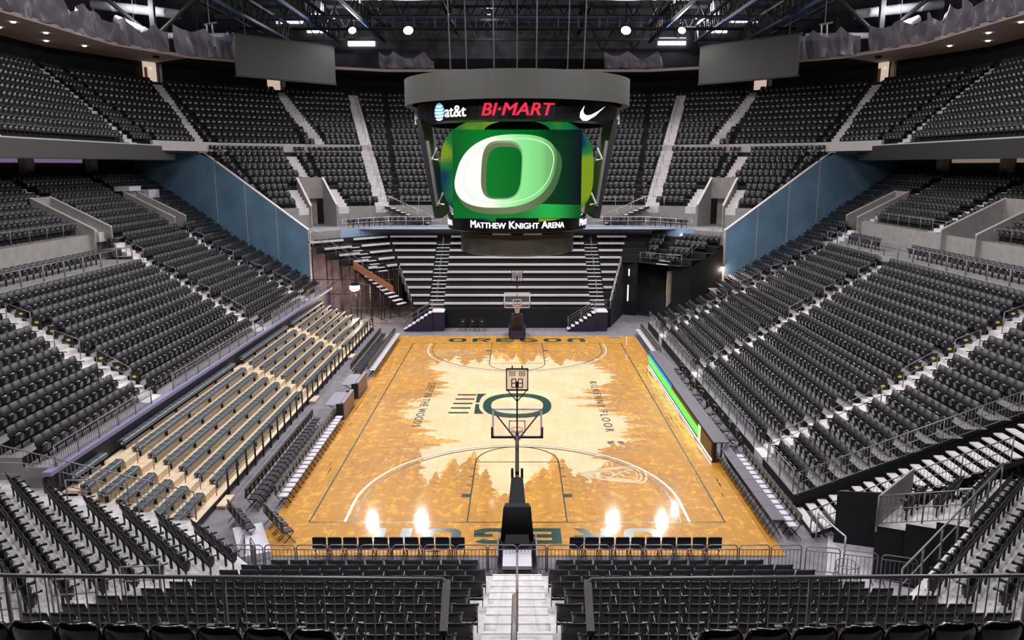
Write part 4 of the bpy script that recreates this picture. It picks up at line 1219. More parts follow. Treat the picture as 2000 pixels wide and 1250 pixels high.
for s,nm in ((-1,'near'),(1,'far')):
    hy=s*(14.325-1.6)
    for R,w,m,nm2 in ((6.32,.10,M['whitep'],'outer_three_point_line'),(6.02,.05,M['greenp'],'inner_three_point_line')):
        b=MB();pts=[(-R,s*14.3)]+[(R*math.cos(a),hy-s*R*math.sin(a)) for a in np.linspace(PI,0,60)]+[(R,s*14.3)]
        ribbon(b,pts,w,z=ZL+.001);flat(nm2,b,m)
    b=MB();fy=s*(14.325-5.8)
    ribbon(b,[(-1.83,s*14.3),(-1.83,fy)],.05);ribbon(b,[(1.83,s*14.3),(1.83,fy)],.05);ribbon(b,[(-1.83,fy),(1.83,fy)],.04)
    ribbon(b,[(1.83*math.cos(a),fy-s*1.83*math.sin(a)) for a in np.linspace(0,PI,30)],.05)
    for q in (-1,1):
        b.box((q*2.02,s*(14.325-2.3),ZL),(.34,.32,.002))
        for d in (3.3,4.2,5.1): b.box((q*1.95,s*(14.325-d),ZL),(.2,.05,.002))
    flat('lane_line',b,M['greenp'])
# centre O (seen as a wide ring) and the tree comb mark
b=MB();vs=[];n=72
for k in range(n):
    a=2*PI*k/n;c,s=math.cos(a),math.sin(a);sg=lambda v,p:math.copysign(abs(v)**p,v)
    vs.append((1.86*sg(c,.85),-.38+2.15*sg(s,.85),ZL));vs.append((1.42*sg(c,.85),-.38+1.50*sg(s,.85),ZL))
b.add(vs,[(2*k,(2*k+2)%(2*n),(2*k+3)%(2*n),2*k+1) for k in range(n)]);flat('centre_ring',b,M['greenp'])
b=MB()
for k in range(5):
    y=-1.70+k*.80;b.box((-2.86-.06*abs(k-4),y,ZL),(1.06,.20,.002))
for h_ in (-1,1):
    vs=[];n=10
    for i in range(n+1):
        t=i/n;y=-.08+h_*(.16+1.62*t);x0=-2.28+.02*t;wd=.20+.18*t
        vs.append((x0,y,ZL));vs.append((x0+wd*(1-.25*math.sin(PI*t))+.12*t*t,y,ZL))
    fs=[(2*i,2*i+1,2*i+3,2*i+2) for i in range(n)]
    b.add(vs,fs if h_>0 else [f[::-1] for f in fs])
flat('comb_emblem',b,M['greenp'])
def floor_text(name,txt,size,cx_,cy_,rot,m,bold=0,sx=1,spacing=1):
    c,s=math.cos(rot),math.sin(rot)
    return text_mesh(name,txt,size,m,court,extrude=.0,xf=lambda v:Vector((cx_+v.x*c-v.y*s,cy_+v.x*s+v.y*c,ZL+.002)),bold=bold,sx=sx,spacing=spacing)
floor_text('side_lettering','DEEP IN THE WOODS',.62,-5.1,.0,-PI/2,M['greenp'],0,1.1,1.2)
floor_text('side_lettering','KILKENNY FLOOR',.62,4.55,-.2,-PI/2,M['greenp'],.0,1.25,1.5)
b=MB()
for s in (-1,1):
    b.add([(4.65+s*.05,-6.0,ZL),(4.65+s*.30,-6.35,ZL),(4.65+s*.42,-6.1,ZL),(4.65+s*.30,-5.95,ZL)],[(0,1,2,3)])
o=flat('leaf_emblem',b,M['greenp'])
# OREGON baseline lettering, wide rounded capitals drawn as strokes
def wide_letter(mb,ch,ox,oy,w,h,t,fx,fy):
    def P(x,y): return (ox+fx*x,oy+fy*y)
    def rb(x0,y0,x1,y1):
        a,c=P(x0,y0),P(x1,y1);mb.box(((a[0]+c[0])/2,(a[1]+c[1])/2,ZL),(abs(c[0]-a[0]),abs(c[1]-a[1]),.002))
    def ring(x0,y0,x1,y1,a0=0,a1=2*PI,tx=t*1.3,ty=t):
        cx0,cy0=(x0+x1)/2,(y0+y1)/2;rx0,ry0=(x1-x0)/2,(y1-y0)/2;n=28;vs=[];sg=lambda v,p:math.copysign(abs(v)**p,v)
        for k in range(n+1):
            a=a0+(a1-a0)*k/n;c,s=sg(math.cos(a),.6),sg(math.sin(a),.6)
            vs.append((*P(cx0+rx0*c,cy0+ry0*s),ZL));vs.append((*P(cx0+(rx0-tx)*c,cy0+(ry0-ty)*s),ZL))
        mb.add(vs,[(2*k,2*k+2,2*k+3,2*k+1) for k in range(n)])
    if ch=='O': ring(0,0,w,h)
    if ch=='R':
        rb(t*1.4,h-t,w-t*1.4,h);rb(t*1.4,h*.42,w-t*1.4,h*.42+t*.8);rb(w-t*1.4,h*.46,w,h-t*.2);rb(0,0,t*1.4,h)
        a,c,d,e=P(w*.45,h*.42),P(w*.70,h*.42),P(w,0),P(w*.72,0);mb.add([(*a,ZL),(*c,ZL),(*d,ZL),(*e,ZL)],[(0,1,2,3)])
    if ch=='E':
        rb(t*1.3,0,w,t);rb(t*1.3,h-t,w,h);rb(t*1.3,h/2-t/2,w,h/2+t/2);rb(0,0,t*1.3,h)
    if ch=='G':
        ring(0,0,w,h,PI*.18,PI*1.85);rb(w*.5,h*.38,w,h*.38+t*.8);rb(w-t*1.4,h*.12,w,h*.42)
    if ch=='N':
        rb(0,0,t*1.5,h*.8);rb(w-t*1.5,0,w,h*.8);ring(0,h*.2,w,h,0,PI,tx=t*1.5)
for s,nm in ((-1,'near'),(1,'far')):
    for k,ch in enumerate('OREGON'):
        mb=MB();w=1.32;x=-5.1+k*1.77
        ox,oy=(x,14.75) if s>0 else (-x,-14.75-.05)
        wide_letter(mb,ch,ox,oy,w,1.15,.26,1 if s>0 else -1,1 if s>0 else -1)
        import bmesh
        o=flat('baseline_letter',mb,M['greenp']);bm=bmesh.new();bm.from_mesh(o.data);bm.to_mesh(o.data);bm.free()
# shield-shaped cream inlays
def shield(cx_,cy_,s):
    mb=MB()
    for q,w in ((1,.07),(.84,.05),(.70,.04)):
        H_=[(-1.6,0),(-1.25,.26),(-.8,.48),(-.2,.68),(.45,.82),(1.05,.86),(1.2,.60),(1.28,.3)]
        O_=H_+[(1.3,0)]+[(x,-y) for x,y in reversed(H_[1:])]
        pts=[(cx_+s*x*q,cy_+s*y*q) for x,y in O_]
        ribbon(mb,pts,w,True)
    pts=[(cx_+s*(-.35+.32*math.cos(a)),cy_+s*.3*math.sin(a)) for a in np.linspace(0,2*PI,24,endpoint=False)];ribbon(mb,pts,.06,True)
    for k in range(3): ribbon(mb,[(cx_+s*(.1+.28*k+.25*math.cos(a)),cy_+s*(-.2+.2*k+.25*math.sin(a))) for a in np.linspace(.3,2.6,12)],.06)
    for k in range(2): ribbon(mb,[(cx_+s*(-.8+.1*k),cy_-s*(.3-.6*k)),(cx_+s*(.9),cy_-s*(.62-.15*k))],.04)
    flat('shield_inlay',mb,M['creamp'])
shield(4.15,-9.9,1);shield(-4.3,11.3,-1)
for (x,y) in ((5.3,9.6),):
    b=MB();b.lathe([(0,ZL),(.16,ZL)],x,y,16);flat('white_dot',b,M['whitep'])
# ================================================================= HOOPS
def hoop(s,label,pad,upper):
    t=thing('basketball_hoop',label,'basketball hoop',(0,s*17.6 if s<0 else s*16.9,0),0 if s<0 else PI)
    # local: court is towards +y; backboard plane at local y
    by=(17.6 if s<0 else 16.9)-(14.325-1.22)
    b=MB();b.box((0,-.15,.35),(1.25,2.2,.5));b.add([(-.6,.95,.1),(.6,.95,.1),(.5,1.3,.1),(-.5,1.3,.1),(-.45,.6,1.9),(.45,.6,1.9),(.38,.9,1.9),(-.38,.9,1.9)],[(0,3,2,1),(4,5,6,7),(0,1,5,4),(1,2,6,5),(2,3,7,6),(3,0,4,7)])
    b.build('base_padding',pad,t)
    b=MB();b.box((0,-.6,.68),(.9,1.0,.12));b.build('ballast_tray',M['white'] if s<0 else M['dark'],t)
    b=MB()
    for q in (-1,1): b.box((q*.62,.1,.5),(.04,1.6,.75))
    b.build('side_fender',M['desk'] if s<0 else pad,t)
    b=MB()
    vs=[(-.42,.5,.5),(.42,.5,.5),(.42,1.0,.5),(-.42,1.0,.5)];top=[(-.2,2.2,2.25),(.2,2.2,2.25),(.2,2.35,2.0),(-.2,2.35,2.0)]
    b.add(vs+top,[(0,3,2,1),(4,5,6,7),(0,1,5,4),(1,2,6,5),(2,3,7,6),(3,0,4,7)])
    for q in (-1,1): b.box((q*.17,2.3,2.35),(.09,.12,.34))
    b.build('mast',M['blackpad'] if s<0 else pad,t)
    b=MB();b.box((0,(2.1+by)/2,2.68),(.12,by-2.1,.14),tilt=math.atan2(.95,by-2.1)*0.55);b.tube([(0,2.2,2.1),(0,by-.12,3.05)],.07,8);b.tube([(0,1.7,1.4),(0,by-.2,2.95)],.05,8);b.build('boom_arm',M['dark'],t)
    for q in (-1,1):
        b=MB();b.tube([(0,by-.5,2.9),(q*.75,by-.03,3.72)],.028,6);b.build('board_brace',M['dark'],t)
    b=MB();b.box((0,by,3.43),(1.83,.025,1.07));b.build('backboard_glass',M['glassb'],t)
    b=MB()
    for z in (2.905,3.965): b.box((0,by,z),(1.86,.06,.07))
    for q in (-1,1): b.box((q*.90,by,3.43),(.07,.06,1.07))
    b.build('board_frame',M['alum'],t)
    b=MB();b.box((0,by,2.87),(1.94,.09,.07));
    for q in (-1,1): b.box((q*.94,by,3.06),(.07,.09,.40))
    b.build('board_padding',M['dark'],t)
    b=MB()
    for z in (3.07,3.50): b.box((0,by+.02,z),(.62,.012,.05))
    for q in (-1,1): b.box((q*.29,by+.02,3.28),(.05,.012,.44))
    b.build('target_square',M['white'],t)
    b=MB();b.tube([(.23*math.cos(a),by+.38+.23*math.sin(a),3.05) for a in np.linspace(0,2*PI,24,endpoint=False)],.014,6,closed=True);b.box((0,by+.08,3.03),(.16,.16,.05));rm=b.build('rim',M['rim'],t)
    b=MB()
    for k in range(12):
        a=2*PI*k/12
        for d in (-1,1):
            a2=a+d*.5;b.tube([(.23*math.cos(a),by+.38+.23*math.sin(a),3.04),(.15*math.cos(a2),by+.38+.15*math.sin(a2),2.8),(.13*math.cos(a),by+.38+.13*math.sin(a),2.6)],.005,4)
    b.build('net',M['net'],rm)
    # shot clock on its pole
    b=MB();b.tube([(0,by-.3,2.9),(0,by-.25,5.1)],.03,8)
    for q in (-1,1): b.tube([(0,by-.28,4.35),(q*.36,by-.25,4.78)],.02,6)
    b.build('clock_pole',M['dark'],t)
    b=MB();z=5.18
    b.box((0,by-.25,z+.40),(.80,.05,.05));b.box((0,by-.25,z-.40),(.80,.05,.05))
    for q in (-1,1): b.box((q*.39,by-.25,z),(.04,.05,.84))
    for q in (-.18,.18): b.box((q,by-.25,z+.47),(.05,.05,.10))
    cf=b.build('clock_frame',M['dark'],t)
    b=MB()
    def seg8(x,zz,w,h,r):
        for d in (-1,0,1): b.tube([(x-w/2,by-.25,zz+d*h/2),(x+w/2,by-.25,zz+d*h/2)],r,4)
        for d in (-1,1): b.tube([(x+d*w/2,by-.25,zz-h/2),(x+d*w/2,by-.25,zz+h/2)],r,4)
    for x in (-.12,.12): seg8(x,z-.14,.15,.32,.018)
    for x in (-.24,-.12,.12,.24): seg8(x,z+.22,.07,.16,.010)
    b.build('clock_digits',M['dark'],cf)
    b=MB();b.box((0,by-.245,z),(.74,.004,.76));b.build('clock_glass',M['glasspanel'],t)
    return t
hoop(-1,'near basketball hoop seen from behind, black padded base and shot clock above','','x') if False else None
hoop(-1,'near basketball hoop seen from behind, black padded base, see-through shot clock on top',M['blackpad'],True)
hoop(1,'far basketball hoop with navy base and white-framed glass backboard',M['base'],True)
# ================================================================= SCOREBOARD
sb=thing('centre_scoreboard','huge round centre-hung scoreboard showing a bright letter O on green','scoreboard',(0,0,9))
def part(mb,name,m,smooth=False,parent=sb):
    o=mb.build(name,m,parent,smooth);o.location=(0,0,-9);return o
b=MB();b.lathe([(5.3,15.78),(5.66,15.72),(5.66,16.98),(5.3,17.02),(0,17.05)],n=72);part(b,'upper_ring_display',M['olive'],False)
b=MB();b.lathe([(4.4,14.80),(5.05,14.86),(5.05,15.75),(5.0,15.80)],n=72);part(b,'upper_led_ring',M['e_black'])
b=MB()
for q in (-1,1): b.box((q*5.1,-.3,15.25),(.14,.5,.75))
part(b,'ring_end_clamp',M['alum'])
b=MB();b.lathe([(0,9.6),(3.45,9.62),(3.6,9.68),(3.6,10.38),(3.4,10.44),(0,10.46)],n=64);lr=part(b,'lower_led_ring',M['e_black'])
b=MB();b.lathe([(0,8.42),(2.7,8.42),(2.95,8.5),(2.95,9.52),(0,9.55)],n=64);part(b,'lower_drum',M['olive'])
b=MB()
for x,w,m in ((-.75,.9,.1),(.75,.9,.1)): b.box((x,-3.02,9.58),(w,.03,.12))
part(b,'drum_badge',M['alum'])
b=MB();b.lathe([(1.6,10.4),(1.6,15.8)],n=24);part(b,'core_column',M['steel'])
# central barrel surround
def emgrad(name,stops,s,axis='X',noise=False):
    m=bpy.data.materials.new(name);m.use_nodes=True;N,L=nodes(m);bs=N['Principled BSDF'];bs.inputs['Base Color'].default_value=(.004,.004,.004,1);bs.inputs['Specular IOR Level'].default_value=.05
    tc=N.new('ShaderNodeTexCoord')
    r=N.new('ShaderNodeValToRGB');r.color_ramp.interpolation='EASE'
    if noise:
        n=N.new('ShaderNodeTexNoise');n.inputs['Scale'].default_value=.42;n.inputs['Detail'].default_value=1;L.new(tc.outputs['Object'],n.inputs['Vector']);L.new(n.outputs['Fac'],r.inputs['Fac'])
    else:
        sp=N.new('ShaderNodeSeparateXYZ');L.new(tc.outputs['Object'],sp.inputs[0])
        mr=N.new('ShaderNodeMapRange');mr.inputs['From Min'].default_value=noise if noise else stops[0][0];mr.inputs['From Max'].default_value=stops[-1][0]
        if axis=='XZ':
            ad=N.new('ShaderNodeMath');ad.operation='MULTIPLY_ADD';L.new(sp.outputs['Z'],ad.inputs[0]);ad.inputs[1].default_value=.45;L.new(sp.outputs['X'],ad.inputs[2]);L.new(ad.outputs[0],mr.inputs['Value'])
        else: L.new(sp.outputs[axis],mr.inputs['Value'])
        L.new(mr.outputs['Result'],r.inputs['Fac'])
    lo,hi=stops[0][0],stops[-1][0];e=r.color_ramp.elements
    while len(e)<len(stops):e.new(.5)
    for el,(p,c) in zip(e,stops): el.position=(p-lo)/(hi-lo);el.color=(*c,1)
    L.new(r.outputs['Color'],bs.inputs['Emission Color']);bs.inputs['Emission Strength'].default_value=s
    return m
def sellipse(a,c,n,k=72,shear=0,ox=0,oz=0):
    out=[]
    for i in range(k):
        t=2*PI*i/k;x=math.copysign(abs(math.cos(t))**(2/n),math.cos(t))*a;z=math.copysign(abs(math.sin(t))**(2/n),math.sin(t))*c
        out.append((x+shear*z+ox,z+oz))
    return out
def plate(mb,poly,y0,y1):
    n=len(poly);vs=[(p[0],y0,p[1]) for p in poly]+[(p[0],y1,p[1]) for p in poly]
    mb.add(vs,[tuple(range(n)),tuple(range(n,2*n))[::-1]]+[(i,n+i,n+(i+1)%n,(i+1)%n) for i in range(n)])
ZC=12.62
b=MB();plate(b,sellipse(3.62,2.45,3.0,oz=ZC),-3.45,3.45);part(b,'curved_screen_surround',emgrad('surround_picture',[(.25,(.0,.012,.06)),(.43,(.003,.03,.09)),(.50,(.01,.18,.04)),(.57,(.22,.34,.01)),(.8,(.02,.26,.04))],.9,noise=True))
b=MB()
for zz,f in ((14.42,1),(10.72,-1)):
    pl=[(1.55*math.cos(a),zz+f*.50*math.sin(a)) for a in np.linspace(0,PI,20)];
    if f<0:pl=pl[::-1]
    plate(b,pl,-3.47,-3.44)
part(b,'surround_dark_arc',M['e_black'])
b=MB();b.box((0,-3.52,12.42),(6.08,.1,4.12));scr=part(b,'main_screen',emgrad('screen_green',[(-3.3,(.0,.10,.015)),(-1.5,(.002,.19,.02)),(.6,(.0,.13,.016)),(1.7,(.0,.035,.008)),(3.3,(.0,.002,.012))],1.0,'XZ' if False else 'X'))
b=MB();b.add([(-3.04,-3.575,10.38),(3.04,-3.575,10.38),(3.04,-3.575,11.0),(-3.04,-3.575,11.15)],[(0,1,2,3)]);part(b,'screen_floor_glow',emgrad('screen_glow',[(-3.1,(.0,.14,.02)),(0,(.01,.20,.03)),(1.5,(.02,.42,.07)),(3.1,(.0,.08,.01))],1.0))
def ring_plate(mb,o,i,y):
    n=len(o);vs=[(p[0],y,p[1]) for p in o]+[(p[0],y,p[1]) for p in i];mb.add(vs,[(k,n+k,n+(k+1)%n,(k+1)%n) for k in range(n)])
oo=sellipse(2.32,1.70,2.5,shear=.30,ox=-.53,oz=12.57);ii=sellipse(.92,1.30,3.4,shear=.06,ox=-.72,oz=12.62)
sh=sellipse(2.36,1.74,2.5,shear=.30,ox=-.36,oz=12.30);ish=sellipse(.86,1.24,3.4,shear=.06,ox=-.60,oz=12.46)
b=MB();ring_plate(b,sh,ish,-3.585);part(b,'letter_shadow_side',emgrad('letter_side',[(-3.0,(.12,.14,.06)),(0,(.16,.20,.10)),(2,(.06,.13,.05))],1.0))
b=MB();ring_plate(b,oo,ii,-3.60);part(b,'letter_face',emgrad('letter_face_picture',[(-3.1,(1,1,.92)),(-1.4,(.97,1,.86)),(-.6,(.50,.85,.48)),(.3,(.25,.76,.27)),(1.0,(.22,.66,.22)),(1.5,(.16,.44,.15)),(2.0,(.05,.16,.05))],1.1))
im=sellipse(2.05,1.50,2.5,shear=.30,ox=-.40,oz=12.60);i2=sellipse(2.01,1.46,2.5,shear=.30,ox=-.40,oz=12.60)
b=MB();ring_plate(b,im[0:],i2[0:],-3.61);part(b,'letter_highlight_line',em('pale_green_line',(.6,1,.55),1.2))
b=MB();ri=sellipse(.97,1.36,3.4,shear=.06,ox=-.72,oz=12.62);rj=sellipse(.90,1.28,3.4,shear=.06,ox=-.70,oz=12.60);ring_plate(b,ri,rj,-3.615);part(b,'letter_inner_bevel',emgrad('inner_bevel',[(-1.8,(.12,.16,.08)),(-.7,(.30,.34,.22)),(.3,(.20,.50,.18))],1.0))
# side screens seen edge-on
for q in (-1,1):
    b=MB();b.add([(q*4.62,-2.6,15.0),(q*4.85,-2.6,15.0),(q*4.05,-2.6,10.3),(q*3.72,-2.6,10.3),(q*4.62,2.6,15.0),(q*4.85,2.6,15.0),(q*4.05,2.6,10.3),(q*3.72,2.6,10.3)],[(0,1,2,3),(7,6,5,4),(0,4,5,1),(2,6,7,3),(1,5,6,2),(0,3,7,4)])
    part(b,'side_screen',M['dark'])
    b=MB();b.tube([(q*4.3,-2.7,14.0),(q*3.86,-2.7,10.9)],.09,8);part(b,'side_strut',M['metal'])
    for z,x in ((13.3,4.05),(11.2,3.80)):
        b=MB();b.tube([(q*(x-.25),-3.2,z+.35),(q*x,-3.1,z-.15),(q*(x-.3),-3.2,z-.2)],.05,6);part(b,'bracket_arm',M['alum'])
def ringtxt(name,txt,size,a0,R,z,m,bold=0,shear=0,sx=1,caps=False,sp=1):
    def xf(v):
        a=a0+v.x/R;rr=R+.012+v.z
        return Vector((rr*math.sin(a),-rr*math.cos(a),z+v.y-9))
    if caps:
        cu=bpy.data.curves.new(name,'FONT');cu.body=txt;cu.size=size;cu.align_x='CENTER';cu.align_y='CENTER';cu.extrude=.004;cu.small_caps_scale=.76;cu.space_character=sp
        for i,ch in enumerate(txt):
            cu.body_format[i].use_small_caps=ch.islower()
        to=bpy.data.objects.new(name,cu);C.objects.link(to);dg=bpy.context.evaluated_depsgraph_get();me=bpy.data.meshes.new_from_object(to.evaluated_get(dg));bpy.data.objects.remove(to)
        me=embolden(me,.012)
        me.materials.clear();me.materials.append(m)
        for v in me.vertices:v.co=xf(Vector((v.co.x*sx,v.co.y,v.co.z)))
        o=bpy.data.objects.new(name,me);C.objects.link(o);o.parent=sb;return o
    return text_mesh(name,txt,size,m,sb,extrude=.004,xf=xf,bold=bold,shear=shear,sx=sx,spacing=sp)
ringtxt('sponsor_lettering','BI·MART',.78,-.01,5.05,15.28,M['e_red'],bold=.016,shear=.25,sx=1.12)
ringtxt('sponsor_lettering','at&t',.72,-.60,5.05,15.25,M['e_white'],bold=.012,sx=1.0)
b=MB()
def onring(x,z,a0,R=5.065): a=a0+x/R;return (R*math.sin(a),-R*math.cos(a),z)
for k in range(5):
    # globe of stripes
    z0=14.95+k*.145;vs=[];n=10
    for i in range(n+1):
        u=-1+2*i/n;zz=z0+.07*(1-u*u)*-1
        hw=.36*math.sqrt(max(.02,1-((z0+.05-15.28)/.40)**2));th=.09*(1-abs(u)**3*.8)
        vs.append(onring(u*hw,zz,-.80));vs.append(onring(u*hw,zz+th,-.80))
    b.add(vs,[(2*i,2*i+2,2*i+3,2*i+1) for i in range(n)])
part(b,'globe_stripes',M['e_white'])
b=MB();pts=[onring(.36*math.cos(a),15.28+.40*math.sin(a),-.80,5.058) for a in np.linspace(0,2*PI,28,endpoint=False)];b.add(pts,[tuple(range(28))]);part(b,'globe_disc',M['e_blue'])
# swoosh
top=[(-.62,.30),(-.88,-.02),(-.90,-.24),(-.72,-.38),(-.45,-.38),(.1,-.15),(.95,.34)]
bot=[(-.62,.30),(-.70,.05),(-.62,-.09),(-.44,-.14),(-.2,-.10),(.3,.08),(.95,.34)]
b=MB();vs=[];n=len(top)
for p,q in zip(top,bot): vs.append(onring(p[0],15.24+p[1],.78));vs.append(onring(q[0],15.24+q[1],.78))
b.add(vs,[(2*i,2*i+2,2*i+3,2*i+1) for i in range(n-1)]);part(b,'swoosh_mark',M['e_white'])
ringtxt('name_lettering','Matthew Knight Arena',.50,.0,3.6,10.03,M['e_white'],bold=.012,caps=True,sx=.98)
for q in (-1,1): ringtxt('name_lettering','Matthew' if q>0 else 'Arena',.50,q*1.32,3.6,10.03,M['e_white'],bold=.012,caps=True)
# suspension cables
for k,(x,y) in enumerate(((-3.6,-1.5),(-1.2,-3.2),(1.0,-3.2),(3.6,-1.5),(-3,3),(3,3),(0,4))):
    b=MB();b.tube([(x*.9,y*.9,17.0),(x,y,30.5)],.035,6);part(b,'hoist_cable',M['steel'])
# ================================================================= ROOF AND UPPER WALLS
b=MB();b.box((0,8,33.2),(96,104,.3));struct(b.build('ceiling',M['steel']))
def W(name,p,q,z0,z1,m,t=.3):
    b=MB();b.sweep_wall(p,q,z0,z1,z0,z1,t);return struct(b.build(name,m))
SOF=offset_poly(BASE,3.2);BK=offset_poly(BASE,9.4)
# rear wall of the upper stands, flat soffit ring and drapes
b=MB()
for s in range(len(BK)-1): b.sweep_wall(BK[s],BK[s+1],13,22.4,13,22.4,.3)
struct(b.build('wall_upper_back',M['blackwall']))
b=MB()
for s in range(len(BK)-1):
    if s in (0,8,1,7): b.add([(*SOF[s],22.4),(*SOF[s+1],22.4),(*BK[s+1],22.4),(*BK[s],22.4)],[(0,3,2,1)])
    else: b.add([(*SOF[s],22.4),(*SOF[s+1],22.4),(*BK[s+1],22.4),(*BK[s],22.4)],[(0,3,2,1)],1)
struct(b.build('soffit_upper',[M['soffit'],M['blackwall']]))
b=MB()
for s in range(len(SOF)-1): b.sweep_wall(SOF[s],SOF[s+1],22.35,22.62,22.35,22.62,.12)
struct(b.build('trim_9',M['soffit']))
def drape(label,pts,z0,z1,seed,sag=.8):
    r=random.Random(seed);mb=MB();P=[Vector(p) for p in pts];tot=0;seg=[]
    for a,c in zip(P[:-1],P[1:]): seg.append((tot,a,c));tot+=(c-a).length
    N=int(tot/.18);nz=7;ph=[r.uniform(0,6) for _ in range(6)];pk=[r.uniform(1.5,3.5) for _ in range(60)]
    peaks=[0]
    for q in pk: peaks.append(peaks[-1]+q)
    vs=[]
    for i in range(N+1):
        s=tot*i/N
        for (t0,a,c) in reversed(seg):
            if s>=t0-1e-6:
                L=(c-a).length;u=(c-a)/L;p=a+u*(s-t0);nn=Vector((-u.y,u.x));break
        j=max(k for k,q in enumerate(peaks) if q<=s+1e-9);f=(s-peaks[j])/(peaks[j+1]-peaks[j])
        top=z1-sag*math.sin(PI*f)*(.6+.8*((j*37)%5)/5)
        for k in range(nz+1):
            w=k/nz;z=z0+(top-z0)*w
            d=.22*math.sin(s*3.1+ph[0]+2.2*w*math.sin(s+ph[3]))+.13*math.sin(s*7.3+ph[1]+w*3)+.10*math.sin(s*1.3+w*5+ph[2])
            d*=(1-.5*w)*1.5;vs.append((p.x+nn.x*d,p.y+nn.y*d,z))
    W1_=nz+1;mb.add(vs,[(i*W1_+k,(i+1)*W1_+k,(i+1)*W1_+k+1,i*W1_+k+1) for i in range(N) for k in range(nz)])
    o=mb.build('drape',M['drape'],None,True);return tag(o,label,'drape')
drape('long grey drape gathered above the left soffit beside the roof column',[(-32.7,-4),(-32.7,24.5),(-30.6,29.8)],22.5,24.8,1)
drape('grey drape above the near part of the far left balcony edge',[(-30.2,30.4),(-26.0,34.4)],22.5,25.0,2)
drape('small grey drape bunched left of the scoreboard below the far catwalk',[(-14.3,42.4),(-8.6,42.4)],22.7,24.4,3)
drape('long grey drape gathered above the right soffit beside the roof column',[(30.6,29.8),(32.7,24.5),(32.7,-4)],22.5,24.8,4)
drape('grey drape above the near part of the far right balcony edge',[(26.0,34.4),(30.2,30.4)],22.5,25.0,5)
drape('small grey drape bunched right of the scoreboard below the far catwalk',[(9.0,42.4),(15.0,42.4)],22.7,24.4,6)
# downlights in the beige soffits
for sg in (-1,1):
    k=0
    for (x,y) in ((34.0,9.5),(36.3,12),(34.2,14.5),(36.5,16.5),(34.6,18.8),(36.8,22.5),(35.2,25.0)):
        o=MB();o.lathe([(0,0),(.13,0),(.16,.02)],n=14);o=o.build('downlight',M['down']);o.location=(sg*x,y,22.33)
        tag(o,'small round downlight in the beige %s soffit, %s one counted from the picture edge'%('left' if sg<0 else 'right',ORD[k]),'light','downlights of the %s soffit'%('left' if sg<0 else 'right'));k+=1
# upper exits
def exitd(label,x,y,rz,w,h,z,deco):
    t=thing('exit_doorway',label,'doorway',(x,y,z),rz)
    b=MB();b.box((0,-.05,h/2),(w,.12,h));b.build('lit_passage',mat('lit_cream_wall',(.8,.68,.58),.6,emit=(.95,.72,.6),es=.55),t)
    b=MB();b.box((w/2+.28,-.12,h/2),(.5,.3,h+.1));b.build('jamb',M['cream'],t)
    b=MB();b.box((w/2+.06,-.2,h/2),(.10,.3,h));b.build('dark_gap',M['dark'],t)
    if deco:
        b=MB();b.box((-w*.36,-.13,h*.42),(w*.22,.06,h*.62));b.build('orange_door',M['orange'],t)
        b=MB();b.box((.05*w,-.14,h*.72),(.22,.05,.14));b.build('exit_sign',M['e_exit'],t)
    return t
OF=offset_poly(BASE,9.12)
def onwall(px,z):
    best=None
    for q in range(len(OF)-1):
        for t in np.linspace(0,1,300):
            x=OF[q][0]+(OF[q+1][0]-OF[q][0])*t;y=OF[q][1]+(OF[q+1][1]-OF[q][1])*t
            if y<20:continue
            er=abs(proj(x,y,z)[0]-px)
            if best is None or er<best[0]: best=(er,x,y,math.atan2(OF[q+1][1]-OF[q][1],OF[q+1][0]-OF[q][0])-PI)
    return best[1:]
for px,w_,h_,z_,dc,lb in ((293,1.5,3.0,19.7,True,'bright cream exit doorway with green sign below the left roof column'),(535,1.3,2.6,20.0,False,'bright cream exit doorway under the left unlit display'),(1727,1.5,3.0,19.7,True,'bright cream exit doorway with green sign below the right roof column'),(1485,1.3,2.6,20.0,False,'bright cream exit doorway under the right unlit display')):
    x_,y_,r_=onwall(px,z_+1);exitd(lb,x_,y_,r_,w_,h_,z_,dc)
# hanging unlit displays
for sg,p,q in ((-1,(-24.75,30.0),(-17.85,37.6)),(1,(24.75,30.0),(17.85,37.6))):
    c=((p[0]+q[0])/2,(p[1]+q[1])/2);dx,dy=abs(q[0]-p[0]),q[1]-p[1];Lg=math.hypot(dx,dy)
    t=thing('hanging_display','large unlit olive display panel hanging under the %s side of the roof'%('left' if sg<0 else 'right'),'display',(c[0],c[1],20.6),math.atan2(dy,dx) if sg<0 else -math.atan2(dy,dx))
    b=MB();b.box((0,0,1.75),(Lg,.3,3.4));b.build('display_panel',M['olive'],t)
    b=MB();b.box((0,.05,3.52),(Lg+.2,.4,.14));b.box((0,.05,-.02),(Lg+.2,.4,.12));b.build('frame',M['dark'],t)
    for x in (-Lg*.4,0,Lg*.4):
        b=MB();b.tube([(x,0,3.5),(x,0,9.9)],.04,6);b.build('hanger',M['dark'],t)
